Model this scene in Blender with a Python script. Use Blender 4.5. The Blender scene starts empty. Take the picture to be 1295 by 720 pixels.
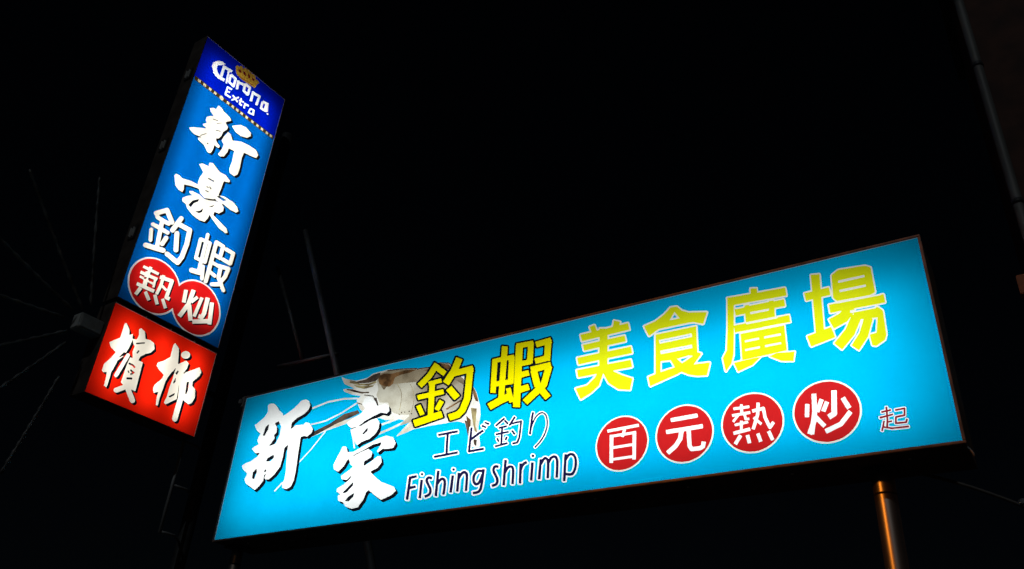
import bpy, bmesh, math, random
import numpy as np
from mathutils import Vector, Matrix
from mathutils.geometry import delaunay_2d_cdt

scene = bpy.context.scene
col = scene.collection
random.seed(7)

# ------------------------------------------------------------------ camera
CAM_POS = Vector((0.0, 0.0, 1.6))
FOCAL_PX, PITCH, ROLL = 1101.331, 0.541418, 0.073326
cam_data = bpy.data.cameras.new('camera')
cam_data.sensor_fit = 'HORIZONTAL'
cam_data.sensor_width = 36.0
cam_data.lens = FOCAL_PX / 1295.0 * 36.0
cam_data.clip_start, cam_data.clip_end = 0.05, 3000.0
cam = bpy.data.objects.new('camera', cam_data)
col.objects.link(cam)
CAM_ROT = Matrix.Rotation(math.pi / 2 + PITCH, 3, 'X') @ Matrix.Rotation(ROLL, 3, 'Z')
cam.matrix_world = Matrix.Translation(CAM_POS) @ CAM_ROT.to_4x4()
scene.camera = cam

# ------------------------------------------------------------------ night sky, added fill lamp, exposure
world = bpy.data.worlds.new('World')
scene.world = world
world.use_nodes = True
wn = world.node_tree.nodes
sky = wn.new('ShaderNodeTexSky')
sky.sky_type = 'NISHITA'
sky.sun_disc = False
SUN_EL, SUN_AZ = math.radians(38), math.radians(200)
sky.sun_elevation = SUN_EL
sky.sun_rotation = SUN_AZ
world.node_tree.links.new(sky.outputs[0], wn['Background'].inputs[0])
wn['Background'].inputs[1].default_value = 0.00026

night_fill_data = bpy.data.lights.new('night_fill', 'SUN')  # added cool fill for the dark steel, hub and rods, no real source
night_fill_data.energy = 0.16
night_fill_data.angle = math.radians(0.5)
night_fill_data.color = (0.86, 0.95, 1.0)
night_fill = bpy.data.objects.new('night_fill', night_fill_data)
col.objects.link(night_fill)
# direction towards the fill lamp: azimuth clockwise from +Y
mdir = Vector((math.sin(SUN_AZ) * math.cos(SUN_EL), math.cos(SUN_AZ) * math.cos(SUN_EL), math.sin(SUN_EL)))
night_fill.rotation_euler = mdir.to_track_quat('Z', 'Y').to_euler()
night_fill.location = mdir * 60

vs = scene.view_settings
vs.view_transform = 'Standard'
vs.look = 'None'
vs.exposure = 0.0
vs.gamma = 1.0
vs.use_curve_mapping = False
scene.cycles.use_denoising = True
scene.cycles.filter_width = 1.5
scene.cycles.max_bounces = 8
scene.cycles.sample_clamp_indirect = 4.0


# ------------------------------------------------------------------ materials
def new_mat(name):
    m = bpy.data.materials.new(name)
    m.use_nodes = True
    nt = m.node_tree
    nt.nodes.clear()
    out = nt.nodes.new('ShaderNodeOutputMaterial')
    return m, nt, out


def noise_color(nt, c0, c1, scale, detail=4.0, stretch=None, lo=0.35, hi=0.65):
    tc = nt.nodes.new('ShaderNodeTexCoord')
    n = nt.nodes.new('ShaderNodeTexNoise')
    n.inputs['Scale'].default_value = scale
    n.inputs['Detail'].default_value = detail
    if stretch:
        mp = nt.nodes.new('ShaderNodeMapping')
        mp.inputs['Scale'].default_value = stretch
        nt.links.new(tc.outputs['Object'], mp.inputs[0])
        nt.links.new(mp.outputs[0], n.inputs['Vector'])
    else:
        nt.links.new(tc.outputs['Object'], n.inputs['Vector'])
    r = nt.nodes.new('ShaderNodeValToRGB')
    r.color_ramp.elements[0].position = lo
    r.color_ramp.elements[1].position = hi
    r.color_ramp.elements[0].color = (*c0, 1)
    r.color_ramp.elements[1].color = (*c1, 1)
    nt.links.new(n.outputs[0], r.inputs[0])
    return r.outputs[0], n


def film(name, c, c2=None, scale=3.0, lo=0.4, hi=0.6):
    """Translucent printed sheet, lit from behind by the tubes in its box."""
    m, nt, out = new_mat(name)
    tr = nt.nodes.new('ShaderNodeBsdfTranslucent')
    df = nt.nodes.new('ShaderNodeBsdfDiffuse')
    mx = nt.nodes.new('ShaderNodeMixShader')
    mx.inputs[0].default_value = 0.08
    c2 = c2 or tuple(v * 0.95 for v in c)
    o, _ = noise_color(nt, c2, c, scale, lo=lo, hi=hi)
    nt.links.new(o, tr.inputs[0])
    nt.links.new(o, df.inputs[0])
    nt.links.new(tr.outputs[0], mx.inputs[1])
    nt.links.new(df.outputs[0], mx.inputs[2])
    nt.links.new(mx.outputs[0], out.inputs[0])
    return m


def paint(name, c, rough=0.6, metal=0.0, c2=None, scale=12.0, bump=0.0, stretch=None, spec=0.5):
    m, nt, out = new_mat(name)
    b = nt.nodes.new('ShaderNodeBsdfPrincipled')
    b.inputs['Roughness'].default_value = rough
    b.inputs['Metallic'].default_value = metal
    b.inputs['Specular IOR Level'].default_value = spec
    o, n = noise_color(nt, c2 or tuple(v * 0.6 for v in c), c, scale, stretch=stretch)
    nt.links.new(o, b.inputs['Base Color'])
    if bump:
        bp = nt.nodes.new('ShaderNodeBump')
        bp.inputs['Strength'].default_value = bump
        bp.inputs['Distance'].default_value = 0.01
        nt.links.new(n.outputs[0], bp.inputs['Height'])
        nt.links.new(bp.outputs[0], b.inputs['Normal'])
    nt.links.new(b.outputs[0], out.inputs[0])
    return m


def glow(name, c, strength):
    m, nt, out = new_mat(name)
    e = nt.nodes.new('ShaderNodeEmission')
    e.inputs[0].default_value = (*c, 1)
    e.inputs[1].default_value = strength
    nt.links.new(e.outputs[0], out.inputs[0])
    return m


F = {
    'cyan': film('cyan_film', (0.0, 0.37, 0.68)),
    'azure': film('azure_film', (0.0, 0.122, 0.50)),
    'royal': film('royal_blue_film', (0.0, 0.010, 0.49)),
    'signred': film('scarlet_film', (0.84, 0.014, 0.003)),
    'white': film('white_film', (0.74, 0.74, 0.73)),
    'cream': film('cream_film', (0.70, 0.69, 0.60)),
    'yellow': film('yellow_film', (0.68, 0.60, 0.0)),
    'lime': film('lime_yellow_film', (0.57, 0.60, 0.006)),
    'red': film('red_film', (0.42, 0.011, 0.012)),
    'white_blade': film('blade_white_film', (0.90, 0.90, 0.90)),
    'cream_blade': film('blade_cream_film', (0.92, 0.88, 0.77)),
    'red_blade': film('blade_red_film', (0.62, 0.010, 0.010)),
    'ivory_blade': film('blade_ivory_film', (0.85, 0.80, 0.78)),
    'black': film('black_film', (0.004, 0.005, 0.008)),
    'navy': film('navy_film', (0.010, 0.008, 0.045)),
    'maroon': film('maroon_film', (0.22, 0.012, 0.025)),
    'palegold': film('pale_gold_film', (0.74, 0.62, 0.40)),
    'gold': film('gold_film', (0.60, 0.36, 0.04), (0.35, 0.18, 0.02), 30),
    'crimson': film('crimson_film', (0.16, 0.008, 0.01)),
    'strip': film('strip_film', (0.05, 0.03, 0.01)),
    'ivory': film('ivory_print', (0.64, 0.62, 0.57), (0.40, 0.34, 0.25), 5, 0.30, 0.55),
    'beige': film('shell_print', (0.46, 0.43, 0.35), (0.15, 0.11, 0.06), 2.4, 0.36, 0.60),
    'brown': film('brown_print', (0.20, 0.10, 0.04), (0.06, 0.03, 0.013), 9),
    'crease': film('creased_cyan_film', (0.0, 0.46, 0.78)),
    'dark': film('dark_print', (0.03, 0.022, 0.02), (0.09, 0.06, 0.04), 9),
    'taupe': film('taupe_print', (0.28, 0.225, 0.15), (0.10, 0.07, 0.038), 4.5, 0.38, 0.62),
    'olive': film('olive_print', (0.33, 0.27, 0.13), (0.14, 0.10, 0.05), 9),
}
M_CABINET = paint('weathered_cabinet_paint', (0.085, 0.07, 0.06), 0.55, 0.0, (0.045, 0.032, 0.026), 5, 0.15)
M_INSIDE = paint('box_lining', (0.27, 0.27, 0.27), 0.9, 0.0, (0.24, 0.24, 0.24), 3)
M_TRIM = paint('aluminium_trim', (0.27, 0.18, 0.155), 0.5, 0.2, (0.11, 0.075, 0.06), 8, 0.1)
M_STEEL = paint('dull_galvanised_steel', (0.36, 0.37, 0.38), 0.5, 0.1, (0.2, 0.2, 0.2), 9, 0.2, (1, 1, 0.2))
M_MAST = paint('dull_mast_paint', (0.075, 0.08, 0.083), 0.5, 0.0, (0.035, 0.036, 0.038), 5, 0.2, (1, 1, 0.3))
M_DARKSTEEL = paint('dark_painted_steel', (0.045, 0.047, 0.05), 0.5, 0.0, (0.025, 0.025, 0.026), 9, 0.2)
M_POST = paint('worn_stainless_post', (0.72, 0.66, 0.60), 0.36, 0.95, (0.5, 0.44, 0.38), 7, 0.06, (1, 1, 0.25), 0.5)
M_SCREW = paint('bright_screw_metal', (0.8, 0.8, 0.78), 0.35, 0.15, (0.7, 0.7, 0.68))
M_ASPHALT = paint('asphalt', (0.06, 0.06, 0.06), 0.9, 0.0, (0.035, 0.035, 0.036), 40, 0.4)
M_WALL = paint('brown_wall_tile', (0.085, 0.030, 0.017), 0.8, 0.0, (0.04, 0.014, 0.008), 3, 0.2)
M_PIPE = paint('grey_drainpipe', (0.20, 0.20, 0.19), 0.55, 0.0, (0.12, 0.12, 0.115), 6, 0.1, (1, 1, 0.15))
M_GLASS = paint('dark_window_glass', (0.02, 0.022, 0.025), 0.08, 0.0)
M_BOARD_BROWN = paint('brown_board', (0.30, 0.15, 0.08), 0.7)
M_BOARD_BLUE = paint('blue_board', (0.16, 0.36, 0.55), 0.6)
M_ROD = paint('unlit_light_rod_plastic', (0.15, 0.155, 0.155), 0.5, 0.0, (0.025, 0.025, 0.025), 7.0)
M_HUB = paint('grey_hub_enclosure', (0.46, 0.48, 0.47), 0.6, 0.0, (0.34, 0.35, 0.35), 8)
M_CABLE = paint('cable_sheath', (0.09, 0.075, 0.065), 0.6)
M_HOUSING = paint('strip_housing', (0.7, 0.7, 0.7), 0.6)
M_LAMP = glow('sodium_lamp', (1.0, 0.42, 0.06), 40)


# ------------------------------------------------------------------ helpers
def link(o, parent=None):
    col.objects.link(o)
    if parent:
        o.parent = parent
    return o


def tag(o, label=None, category=None, group=None, kind=None):
    for k, v in (('label', label), ('category', category), ('group', group), ('kind', kind)):
        if v:
            o[k] = v
    return o


def empty(name, matrix, label, category, group=None):
    o = bpy.data.objects.new(name, None)
    o.empty_display_size = 0.2
    link(o)
    o.matrix_world = matrix
    return tag(o, label, category, group)


def obj(name, bm, mat, parent=None, smooth=False):
    me = bpy.data.meshes.new(name)
    bm.normal_update()
    bm.to_mesh(me)
    bm.free()
    for m in (mat if isinstance(mat, (list, tuple)) else [mat]):
        me.materials.append(m)
    if smooth:
        for p in me.polygons:
            p.use_smooth = True
    return link(bpy.data.objects.new(name, me), parent)


def box(bm, x0, x1, y0, y1, z0, z1, bevel=0.0, mi=0):
    r = bmesh.ops.create_cube(bm, size=1.0)
    for v in r['verts']:
        v.co = Vector(((x0 + x1) / 2 + v.co.x * (x1 - x0), (y0 + y1) / 2 + v.co.y * (y1 - y0), (z0 + z1) / 2 + v.co.z * (z1 - z0)))
    fs = {f for v in r['verts'] for f in v.link_faces}
    for f in fs:
        f.material_index = mi
    if bevel:
        es = {e for v in r['verts'] for e in v.link_edges}
        bmesh.ops.bevel(bm, geom=list(es), offset=bevel, segments=2, affect='EDGES', clamp_overlap=True)
    return bm


def tube(bm, pts, rad, seg=12, closed_ends=True):
    """Round bar swept along points; rad is one number or one per point."""
    pts = [Vector(p) for p in pts]
    rads = rad if isinstance(rad, (list, tuple)) else [rad] * len(pts)
    rings = []
    for i, p in enumerate(pts):
        a = pts[max(0, i - 1)]
        b = pts[min(len(pts) - 1, i + 1)]
        t = (b - a).normalized()
        up = Vector((0, 0, 1)) if abs(t.z) < 0.9 else Vector((1, 0, 0))
        e1 = t.cross(up).normalized()
        e2 = t.cross(e1).normalized()
        rings.append([bm.verts.new(p + rads[i] * (math.cos(2 * math.pi * k / seg) * e1 + math.sin(2 * math.pi * k / seg) * e2)) for k in range(seg)])
    for r0, r1 in zip(rings, rings[1:]):
        for k in range(seg):
            bm.faces.new((r0[k], r0[(k + 1) % seg], r1[(k + 1) % seg], r1[k]))
    if closed_ends:
        bm.faces.new(rings[0][::-1])
        bm.faces.new(rings[-1])
    bmesh.ops.recalc_face_normals(bm, faces=bm.faces)
    return bm


def NB():
    return bmesh.new()


def basis(origin, u, up):
    u = Vector(u).normalized()
    up = Vector(up).normalized()
    back = up.cross(u).normalized()
    return Matrix(((u.x, back.x, up.x, origin[0]), (u.y, back.y, up.y, origin[1]), (u.z, back.z, up.z, origin[2]), (0, 0, 0, 1)))


# ------------------------------------------------------------------ lettering outlines of the two signs, millimetres from the face's top left
# (sign, film, part name, loops) drawn back to front; loops are even-odd
LAYERS = """
H|ivory|shrimp_picture|2296 95 2386 119 2397 126 2488 209 2641 363 2690 438 2732 551 2743 618 2745 635 2735 739 2736 747 2764 886 2765 892 2762 895 2727 902 2719 901 2678 884 2671 879 2668 872 2640 781 2634 764 2607 691 2604 685 2596 680 2529 655 2519 654 2244 648 2102 652 1996 674 1937 685 1929 686 1927 683 1929 679 2049 580 2050 577 2047 574 2038 571 2033 571 1880 612 1722 645 1716 644 1712 641 1707 632 1708 628 1710 627 1868 594 1987 562 1989 558 1982 554 1931 538 1922 538 1886 545 1706 572 1701 569 1695 561 1694 558 1696 554 1830 533 1840 530 1840 528 1822 525 1793 522 1718 491 1647 479 1587 451 1578 448 1384 476 1124 509 1122 511 1123 518 1121 522 985 663 877 756 869 762 864 763 860 761 857 755 860 751 972 657 1098 525 1104 517 1101 515 1095 514 926 548 920 546 912 538 900 521 899 518 900 514 1107 472 1364 441 1522 418 1533 415 1533 413 1530 408 1481 370 1451 320 1446 314 1441 312 1281 374 1103 419 893 427 889 426 884 423 881 417 882 414 888 413 1096 405 1272 361 1433 297 1434 292 1428 280 1432 271 1427 268 1274 244 1091 240 895 271 886 270 879 265 876 260 878 256 884 254 1082 224 1271 227 1450 256 1458 254 1463 251 1463 246 1457 242 1373 217 1274 171 1266 166 1260 161 1247 147 1247 142 1252 141 1285 141 1359 157 1370 159 1376 158 1373 155 1359 147 1253 91 1249 87 1241 77 1203 19 1201 14 1202 12 1205 12 1213 16 1262 43 1272 47 1383 83 1391 85 1510 83 1519 81 1564 55 1572 53 1724 48 1744 50 1900 72 2052 99 2079 106 2199 115 2289 96;1414 539 1422 541 1426 547 1468 639 1494 715 1495 721 1494 723 1490 724 1482 722 1477 715 1451 636 1409 545 1410 540;707 910 713 912 718 916 719 919 715 924 643 986 638 987 631 985 628 981 627 978 629 974 696 917 703 912
H|beige|shrimp_shell|2300 108 2373 127 2382 130 2391 136 2480 219 2591 342 2600 354 2645 436 2648 446 2647 452 2596 550 2581 562 2521 603 2507 605 2428 612 2410 612 2218 592 2081 582 2070 582 1968 595 1958 595 1953 593 1951 591 1954 586 2034 526 2036 520 2033 517 2027 514 1933 498 1920 494 1862 468 1849 459 1822 430 1815 418 1799 380 1791 368 1781 363 1704 349 1695 345 1691 341 1684 331 1647 271 1647 262 1659 222 1657 210 1628 133 1627 123 1628 90 1630 79 1634 75 1643 73 1720 62 1741 62 1897 81 2042 107 2054 109 2072 116 2083 118 2194 126 2210 125 2286 108
H|taupe|shrimp_back_marking|2297 108 2318 112 2372 127 2384 132 2396 141 2466 206 2488 228 2580 329 2586 338 2586 344 2583 347 2578 348 2560 347 2552 345 2545 341 2467 284 2449 273 2344 240 2325 235 2165 238 1856 205 1772 191 1766 192 1760 195 1733 230 1727 233 1721 233 1713 228 1706 219 1650 148 1641 134 1638 125 1631 87 1635 76 1647 72 1725 61 1750 63 1898 82 2042 107 2080 117 2100 119 2201 126 2217 124 2284 108
H|olive|shrimp_segment_marking|1863 207 1893 247 1910 275 1921 298 1928 320 1931 342 1933 382 1932 409 1925 458 1921 456 1921 453 1927 405 1928 364 1927 344 1923 318 1918 301 1909 280 1889 249 1859 209;2007 235 2032 277 2046 304 2055 327 2064 363 2067 390 2067 410 2065 443 2057 500 2053 499 2052 497 2060 440 2063 409 2062 390 2059 359 2051 330 2042 306 2028 278 2003 236
H|brown|shrimp_shell_marking|2294 106 2307 109 2383 130 2429 174 2459 204 2459 206 2397 180 2303 147 2300 146 2207 155 2129 139 2208 126;2052 109 2053 110 2053 111 1989 127 1896 128 1828 140 1812 198 1780 217 1717 200 1665 171 1662 167 1633 92 1641 89 1697 78 1787 96 1936 95;2652 382 2653 383 2657 390 2692 452 2715 519 2714 521 2687 511 2684 507 2657 446;2545 474 2548 475 2554 485 2554 486 2414 538 2411 537 2404 527 2405 526;2509 559 2513 560 2517 568 2517 570 2514 571 2433 581 2431 581 2429 579 2425 571 2426 569;2610 622 2612 622 2657 666 2660 769 2660 777 2643 752 2613 635
H|dark|shrimp_dark_marking|2292 95 2387 117 2394 120 2478 198 2479 201 2478 203 2473 205 2470 203 2393 131 2388 127 2296 106 2209 125 2201 126 2063 114 2059 113 2055 107 2049 106 1889 79 1741 63 1733 62 1729 57 1729 52 1733 51 1887 68 2049 96 2054 97 2057 102 2062 103 2199 115;1651 60 1655 60 1657 63 1653 93 1653 103 1649 109 1639 112 1621 129 1614 131 1533 134 1406 114 1342 82 1298 62 1310 64 1385 92 1394 94 1500 92 1575 63;1289 144 1368 165 1473 207 1555 222 1559 226 1559 234 1557 235 1503 225 1482 225 1474 224 1449 215 1373 189 1326 166 1292 157 1288 154 1286 145;1508 239 1607 267 1614 271 1633 293 1636 294 1646 290 1648 291 1675 343 1685 370 1686 374 1680 372 1648 350 1646 348 1616 305 1616 303 1624 299 1625 297 1608 276 1598 272 1511 248 1506 244;1590 325 1595 329 1596 333 1593 334 1500 332 1441 309 1431 304 1431 298 1435 298 1494 322 1499 323;1456 374 1459 375 1463 377 1481 399 1485 405 1484 407 1412 425 1221 465 988 535 879 550 879 548 881 546 979 491 1159 444 1303 384 1310 383;2027 480 2034 482 2037 486 2036 490 2033 491 2026 489 2024 485 2024 481;1982 477 1988 479 1991 483 1990 487 1986 488 1981 486 1978 483 1978 479;1947 476 1954 478 1957 482 1955 486 1952 487 1946 485 1943 481 1944 477;2053 504 2057 505 2061 507 2063 511 2062 514 2056 515 2052 512 2050 507;1928 492 1932 493 1936 498 1935 502 1931 503 1925 500 1923 497 1923 493;2600 658 2627 673 2629 676 2652 776 2669 822 2670 825 2669 826 2666 823 2640 788 2600 662;2694 824 2699 825 2726 838 2729 840 2730 842 2728 883 2728 886 2726 887 2709 875 2708 873 2694 826
H|olive|shrimp_olive_marking|1314 73 1320 75 1435 122 1535 141 1616 132 1621 137 1627 149 1622 151 1546 160 1547 161 1551 162 1590 166 1609 156 1610 157 1609 160 1593 181 1494 184 1402 150 1366 123 1361 117 1463 151 1532 159 1532 158 1431 138 1315 91 1312 89 1311 85;2648 562 2699 576 2705 578 2706 580 2704 713 2732 788 2731 789 2702 762 2701 759 2669 653 2648 567
H|black|character_shadow|797 154 805 156 847 179 854 187 861 192 866 198 883 212 889 220 905 255 907 265 892 296 853 325 777 352 764 357 721 384 717 389 716 403 740 393 831 402 836 400 853 386 858 384 863 385 896 397 906 404 946 440 984 482 990 490 991 495 987 521 984 527 943 553 938 554 933 553 910 545 897 543 870 545 863 546 861 551 867 703 878 857 874 941 854 988 850 992 813 1006 808 1007 799 1006 756 992 750 986 743 982 740 977 732 973 729 969 722 965 719 962 710 928 726 889 723 813 708 724 693 621 691 616 683 621 682 625 685 700 674 787 668 798 628 848 615 859 569 888 561 891 520 886 516 883 511 878 505 875 499 868 495 867 497 894 493 902 460 937 447 947 418 966 414 967 405 965 345 930 284 897 277 891 270 887 265 882 244 866 217 830 215 823 233 776 170 729 161 720 143 695 142 690 146 685 175 672 190 667 258 657 313 629 324 620 276 583 228 542 228 535 251 522 296 510 299 508 299 503 278 475 274 467 280 433 283 426 297 409 281 398 242 366 198 312 195 305 196 302 242 281 304 242 310 237 330 199 333 191 316 128 322 123 341 117 348 115 360 116 397 125 408 132 481 194 503 220 537 247 552 261 561 268 591 257 676 217 748 159 757 157;530 346 502 359 497 363 501 370 524 390 530 398 540 449 537 456 522 470 518 477 530 504 528 512 510 537 522 535 525 531 556 457 550 377 547 368;529 676 500 684 496 687 493 694 504 695 512 693;355 788 344 797 342 802 344 835 347 829
H|white|brush_character|797 154 805 156 843 177 850 182 854 187 873 226 874 233 862 264 821 296 735 326 687 355 683 364 680 416 682 419 689 419 727 398 740 393 831 402 836 400 853 386 858 384 863 385 896 397 906 404 952 454 958 462 960 467 955 494 952 499 912 525 906 526 901 525 878 517 865 515 837 517 831 519 828 523 835 676 846 831 843 916 823 963 816 968 776 982 767 981 730 969 724 967 719 962 710 928 726 889 723 813 708 724 693 622 691 578 688 573 684 572 658 587 650 594 649 597 652 673 641 761 635 772 590 827 536 862 525 865 490 861 483 857 472 844 470 838 478 817 479 811 476 809 469 812 462 817 460 823 463 864 461 873 426 911 413 921 384 940 380 941 371 939 310 903 254 873 244 866 217 830 215 823 233 779 233 776 229 770 167 727 151 706 143 695 142 690 146 685 183 669 249 659 260 655 318 626 340 598 338 594 335 593 297 592 289 591 285 589 270 578 228 542 228 535 251 522 296 510 299 508 299 503 278 475 274 467 280 433 298 407 296 402 252 373 242 366 198 312 195 305 196 302 242 281 304 242 310 237 330 199 333 191 316 128 322 123 341 117 348 115 360 116 397 125 408 132 446 163 476 199 537 247 542 253 549 267 556 270 591 257 676 217 748 159 757 157;500 316 467 329 462 333 466 340 489 360 496 369 506 420 503 427 487 442 483 448 485 454 495 472 496 476 493 483 463 525 449 536 447 540 450 544 457 544 508 538 524 533 555 462 556 444 550 377 547 368 509 320 504 316;380 327 354 339 347 348 335 419 336 425 340 430 350 436 356 436 357 434 388 378 388 335 386 328;522 640 466 657 460 662 452 677 448 685 450 689 453 691 466 693 501 695 507 695 512 693 535 671 539 664 539 660 532 646 529 642;341 745 338 745 313 766 307 774 310 822 315 829 321 832 335 836 341 837 345 835 347 829 357 777 349 749 346 746;463 764 454 770 449 779 453 788 458 793 464 793 475 784 477 780 476 776 471 769 467 765
H|black|character_shadow|1572 266 1578 267 1582 270 1640 321 1670 351 1686 373 1751 366 1758 367 1798 394 1802 399 1810 405 1813 410 1829 424 1832 428 1844 469 1842 474 1823 489 1818 491 1811 490 1761 472 1753 471 1690 487 1716 514 1722 519 1754 558 1753 611 1749 620 1725 653 1679 685 1582 705 1548 724 1541 724 1533 716 1528 713 1513 698 1508 694 1465 642 1434 578 1428 545 1402 524 1371 496 1365 487 1359 472 1360 469 1364 466 1415 442 1496 414 1504 410 1509 405 1535 379 1539 373 1536 367 1501 332 1498 327 1498 323 1522 273 1531 270;1814 661 1822 663 1884 683 1893 687 1900 694 1907 700 1918 712 1925 717 1955 764 1956 771 1938 806 1932 807 1881 806 1827 798 1818 802 1789 820 1781 823 1777 821 1771 815 1767 813 1753 797 1748 795 1742 787 1741 782 1743 778 1767 742 1712 746 1666 763 1667 764 1682 775 1699 790 1701 794 1718 808 1720 812 1721 816 1718 849 1756 829 1785 833 1790 835 1794 841 1800 844 1803 850 1809 852 1812 858 1819 861 1820 864 1834 903 1835 909 1834 913 1805 948 1800 954 1736 975 1732 979 1809 1037 1830 1051 1968 1108 2001 1137 2019 1164 2021 1168 2020 1170 1989 1193 1980 1198 1934 1212 1886 1223 1880 1223 1868 1217 1818 1186 1750 1136 1745 1133 1738 1130 1734 1131 1716 1146 1698 1199 1652 1256 1645 1259 1590 1263 1581 1263 1522 1238 1515 1233 1492 1213 1485 1209 1474 1196 1432 1181 1429 1179 1426 1174 1419 1171 1416 1166 1410 1163 1406 1158 1399 1154 1395 1148 1386 1116 1387 1113 1391 1110 1402 1105 1398 1103 1393 1097 1387 1094 1383 1089 1378 1086 1374 1081 1367 1077 1364 1074 1363 1069 1366 1052 1369 1047 1427 1026 1454 1008 1430 1001 1427 999 1424 995 1419 993 1416 990 1413 985 1407 982 1404 977 1397 973 1393 966 1388 952 1389 945 1393 942 1455 913 1496 889 1500 883 1473 859 1468 853 1464 842 1461 841 1455 848 1429 890 1380 928 1373 929 1329 905 1324 900 1318 896 1313 891 1307 887 1304 882 1297 878 1292 872 1280 837 1280 831 1295 799 1308 771 1336 722 1346 688 1354 686 1389 690 1392 692 1397 698 1403 701 1408 708 1413 710 1417 717 1423 719 1427 725 1437 747 1478 752 1611 708 1731 675;1703 858 1655 875 1652 877 1650 882 1679 872
H|white|brush_character|1572 266 1578 267 1582 270 1640 321 1673 368 1678 372 1684 374 1751 366 1758 367 1764 371 1794 391 1800 395 1804 402 1815 441 1813 446 1794 461 1789 462 1782 461 1731 444 1723 443 1684 453 1654 460 1562 489 1495 526 1494 529 1498 530 1523 527 1617 495 1634 491 1681 485 1686 486 1693 490 1722 526 1725 530 1726 536 1723 586 1720 592 1696 626 1685 634 1647 658 1552 678 1518 697 1511 697 1502 688 1465 642 1434 578 1428 545 1429 541 1436 539 1464 535 1474 531 1461 529 1422 531 1416 530 1403 522 1371 496 1365 487 1359 472 1360 469 1364 466 1415 442 1496 414 1504 410 1509 405 1535 379 1539 373 1536 367 1501 332 1498 327 1498 323 1522 273 1531 270;1598 558 1593 561 1556 599 1554 604 1557 607 1560 609 1567 610 1572 608 1604 587 1606 581 1603 563 1601 559;1814 661 1822 663 1888 685 1893 687 1897 691 1925 734 1929 742 1911 779 1904 781 1853 779 1798 772 1790 776 1760 794 1751 797 1748 795 1743 789 1741 782 1771 737 1775 728 1777 717 1774 713 1768 712 1683 719 1605 748 1502 777 1490 783 1484 789 1485 790 1492 789 1557 769 1641 750 1646 750 1659 759 1682 775 1689 781 1692 785 1692 789 1689 823 1684 828 1622 851 1620 856 1619 883 1620 887 1624 890 1632 889 1679 872 1753 830 1759 829 1785 833 1790 835 1795 843 1806 878 1807 884 1806 888 1777 923 1772 928 1708 949 1705 951 1704 955 1734 980 1818 1043 1830 1051 1968 1108 1974 1113 1993 1140 1994 1144 1993 1146 1962 1169 1954 1174 1907 1188 1859 1199 1853 1199 1841 1193 1790 1161 1722 1112 1716 1108 1710 1105 1706 1107 1688 1121 1670 1175 1624 1232 1616 1234 1561 1239 1553 1238 1493 1214 1485 1209 1455 1176 1449 1173 1407 1158 1399 1154 1395 1148 1387 1118 1386 1114 1391 1110 1406 1104 1408 1102 1408 1100 1402 1096 1367 1077 1364 1074 1363 1069 1366 1052 1369 1047 1427 1026 1481 992 1489 985 1493 979 1503 966 1505 961 1504 959 1496 961 1459 986 1451 988 1400 975 1395 970 1388 949 1389 945 1393 942 1455 913 1496 889 1500 883 1497 879 1473 859 1468 853 1450 817 1447 813 1442 810 1435 812 1427 817 1399 864 1350 902 1345 903 1336 900 1297 878 1292 872 1280 837 1280 831 1295 799 1308 771 1336 722 1346 688 1354 686 1374 687 1389 690 1392 692 1398 701 1414 736 1417 741 1421 744 1478 752 1611 708 1731 675;1528 1019 1508 1033 1437 1090 1436 1092 1438 1095 1450 1097 1473 1098 1486 1089 1535 1045 1537 1040 1534 1023 1532 1020;1556 1112 1509 1130 1478 1159 1476 1163 1476 1166 1480 1168 1512 1172 1519 1170 1556 1142 1562 1117 1561 1113
H|black|character_outline|2457 66 2467 70 2522 102 2531 107 2538 117 2540 124 2540 129 2521 179 2624 178 2635 183 2642 189 2645 195 2649 205 2654 209 2658 217 2659 223 2659 234 2664 252 2663 259 2658 265 2653 494 2613 597 2610 601 2564 637 2559 639 2550 642 2467 652 2454 649 2448 647 2443 642 2438 636 2420 595 2413 579 2415 573 2420 566 2425 565 2499 556 2525 536 2555 456 2558 270 2556 269 2474 271 2471 272 2436 320 2443 323 2451 329 2539 427 2542 432 2545 440 2545 446 2541 451 2496 480 2489 482 2483 482 2472 478 2462 469 2388 388 2390 395 2389 401 2387 405 2378 410 2294 412 2296 457 2316 425 2325 421 2332 421 2340 424 2381 449 2389 456 2392 461 2394 468 2394 476 2364 526 2371 532 2374 537 2401 593 2402 602 2399 609 2390 612 2120 648 2114 647 2103 643 2096 637 2088 625 2064 576 2062 571 2063 565 2069 558 2075 556 2135 548 2080 458 2077 451 2078 444 2081 439 2086 436 2126 427 2137 428 2147 432 2153 437 2158 444 2206 524 2200 424 2198 413 2119 415 2110 413 2102 409 2095 402 2090 393 2076 357 2074 347 2076 343 2080 338 2091 336 2194 334 2192 301 2191 293 2184 278 2147 308 2142 309 2135 309 2126 306 2115 298 2073 259 2069 254 2067 247 2067 241 2068 236 2074 230 2159 163 2217 77 2223 70 2231 68 2243 71 2277 94 2297 109 2303 115 2310 126 2380 180 2388 189 2405 165 2439 72 2446 67;2271 190 2243 231 2313 229 2322 230;2350 301 2342 303 2288 305 2290 333 2353 333 2360 336 2366 339 2375 351 2398 335
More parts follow.
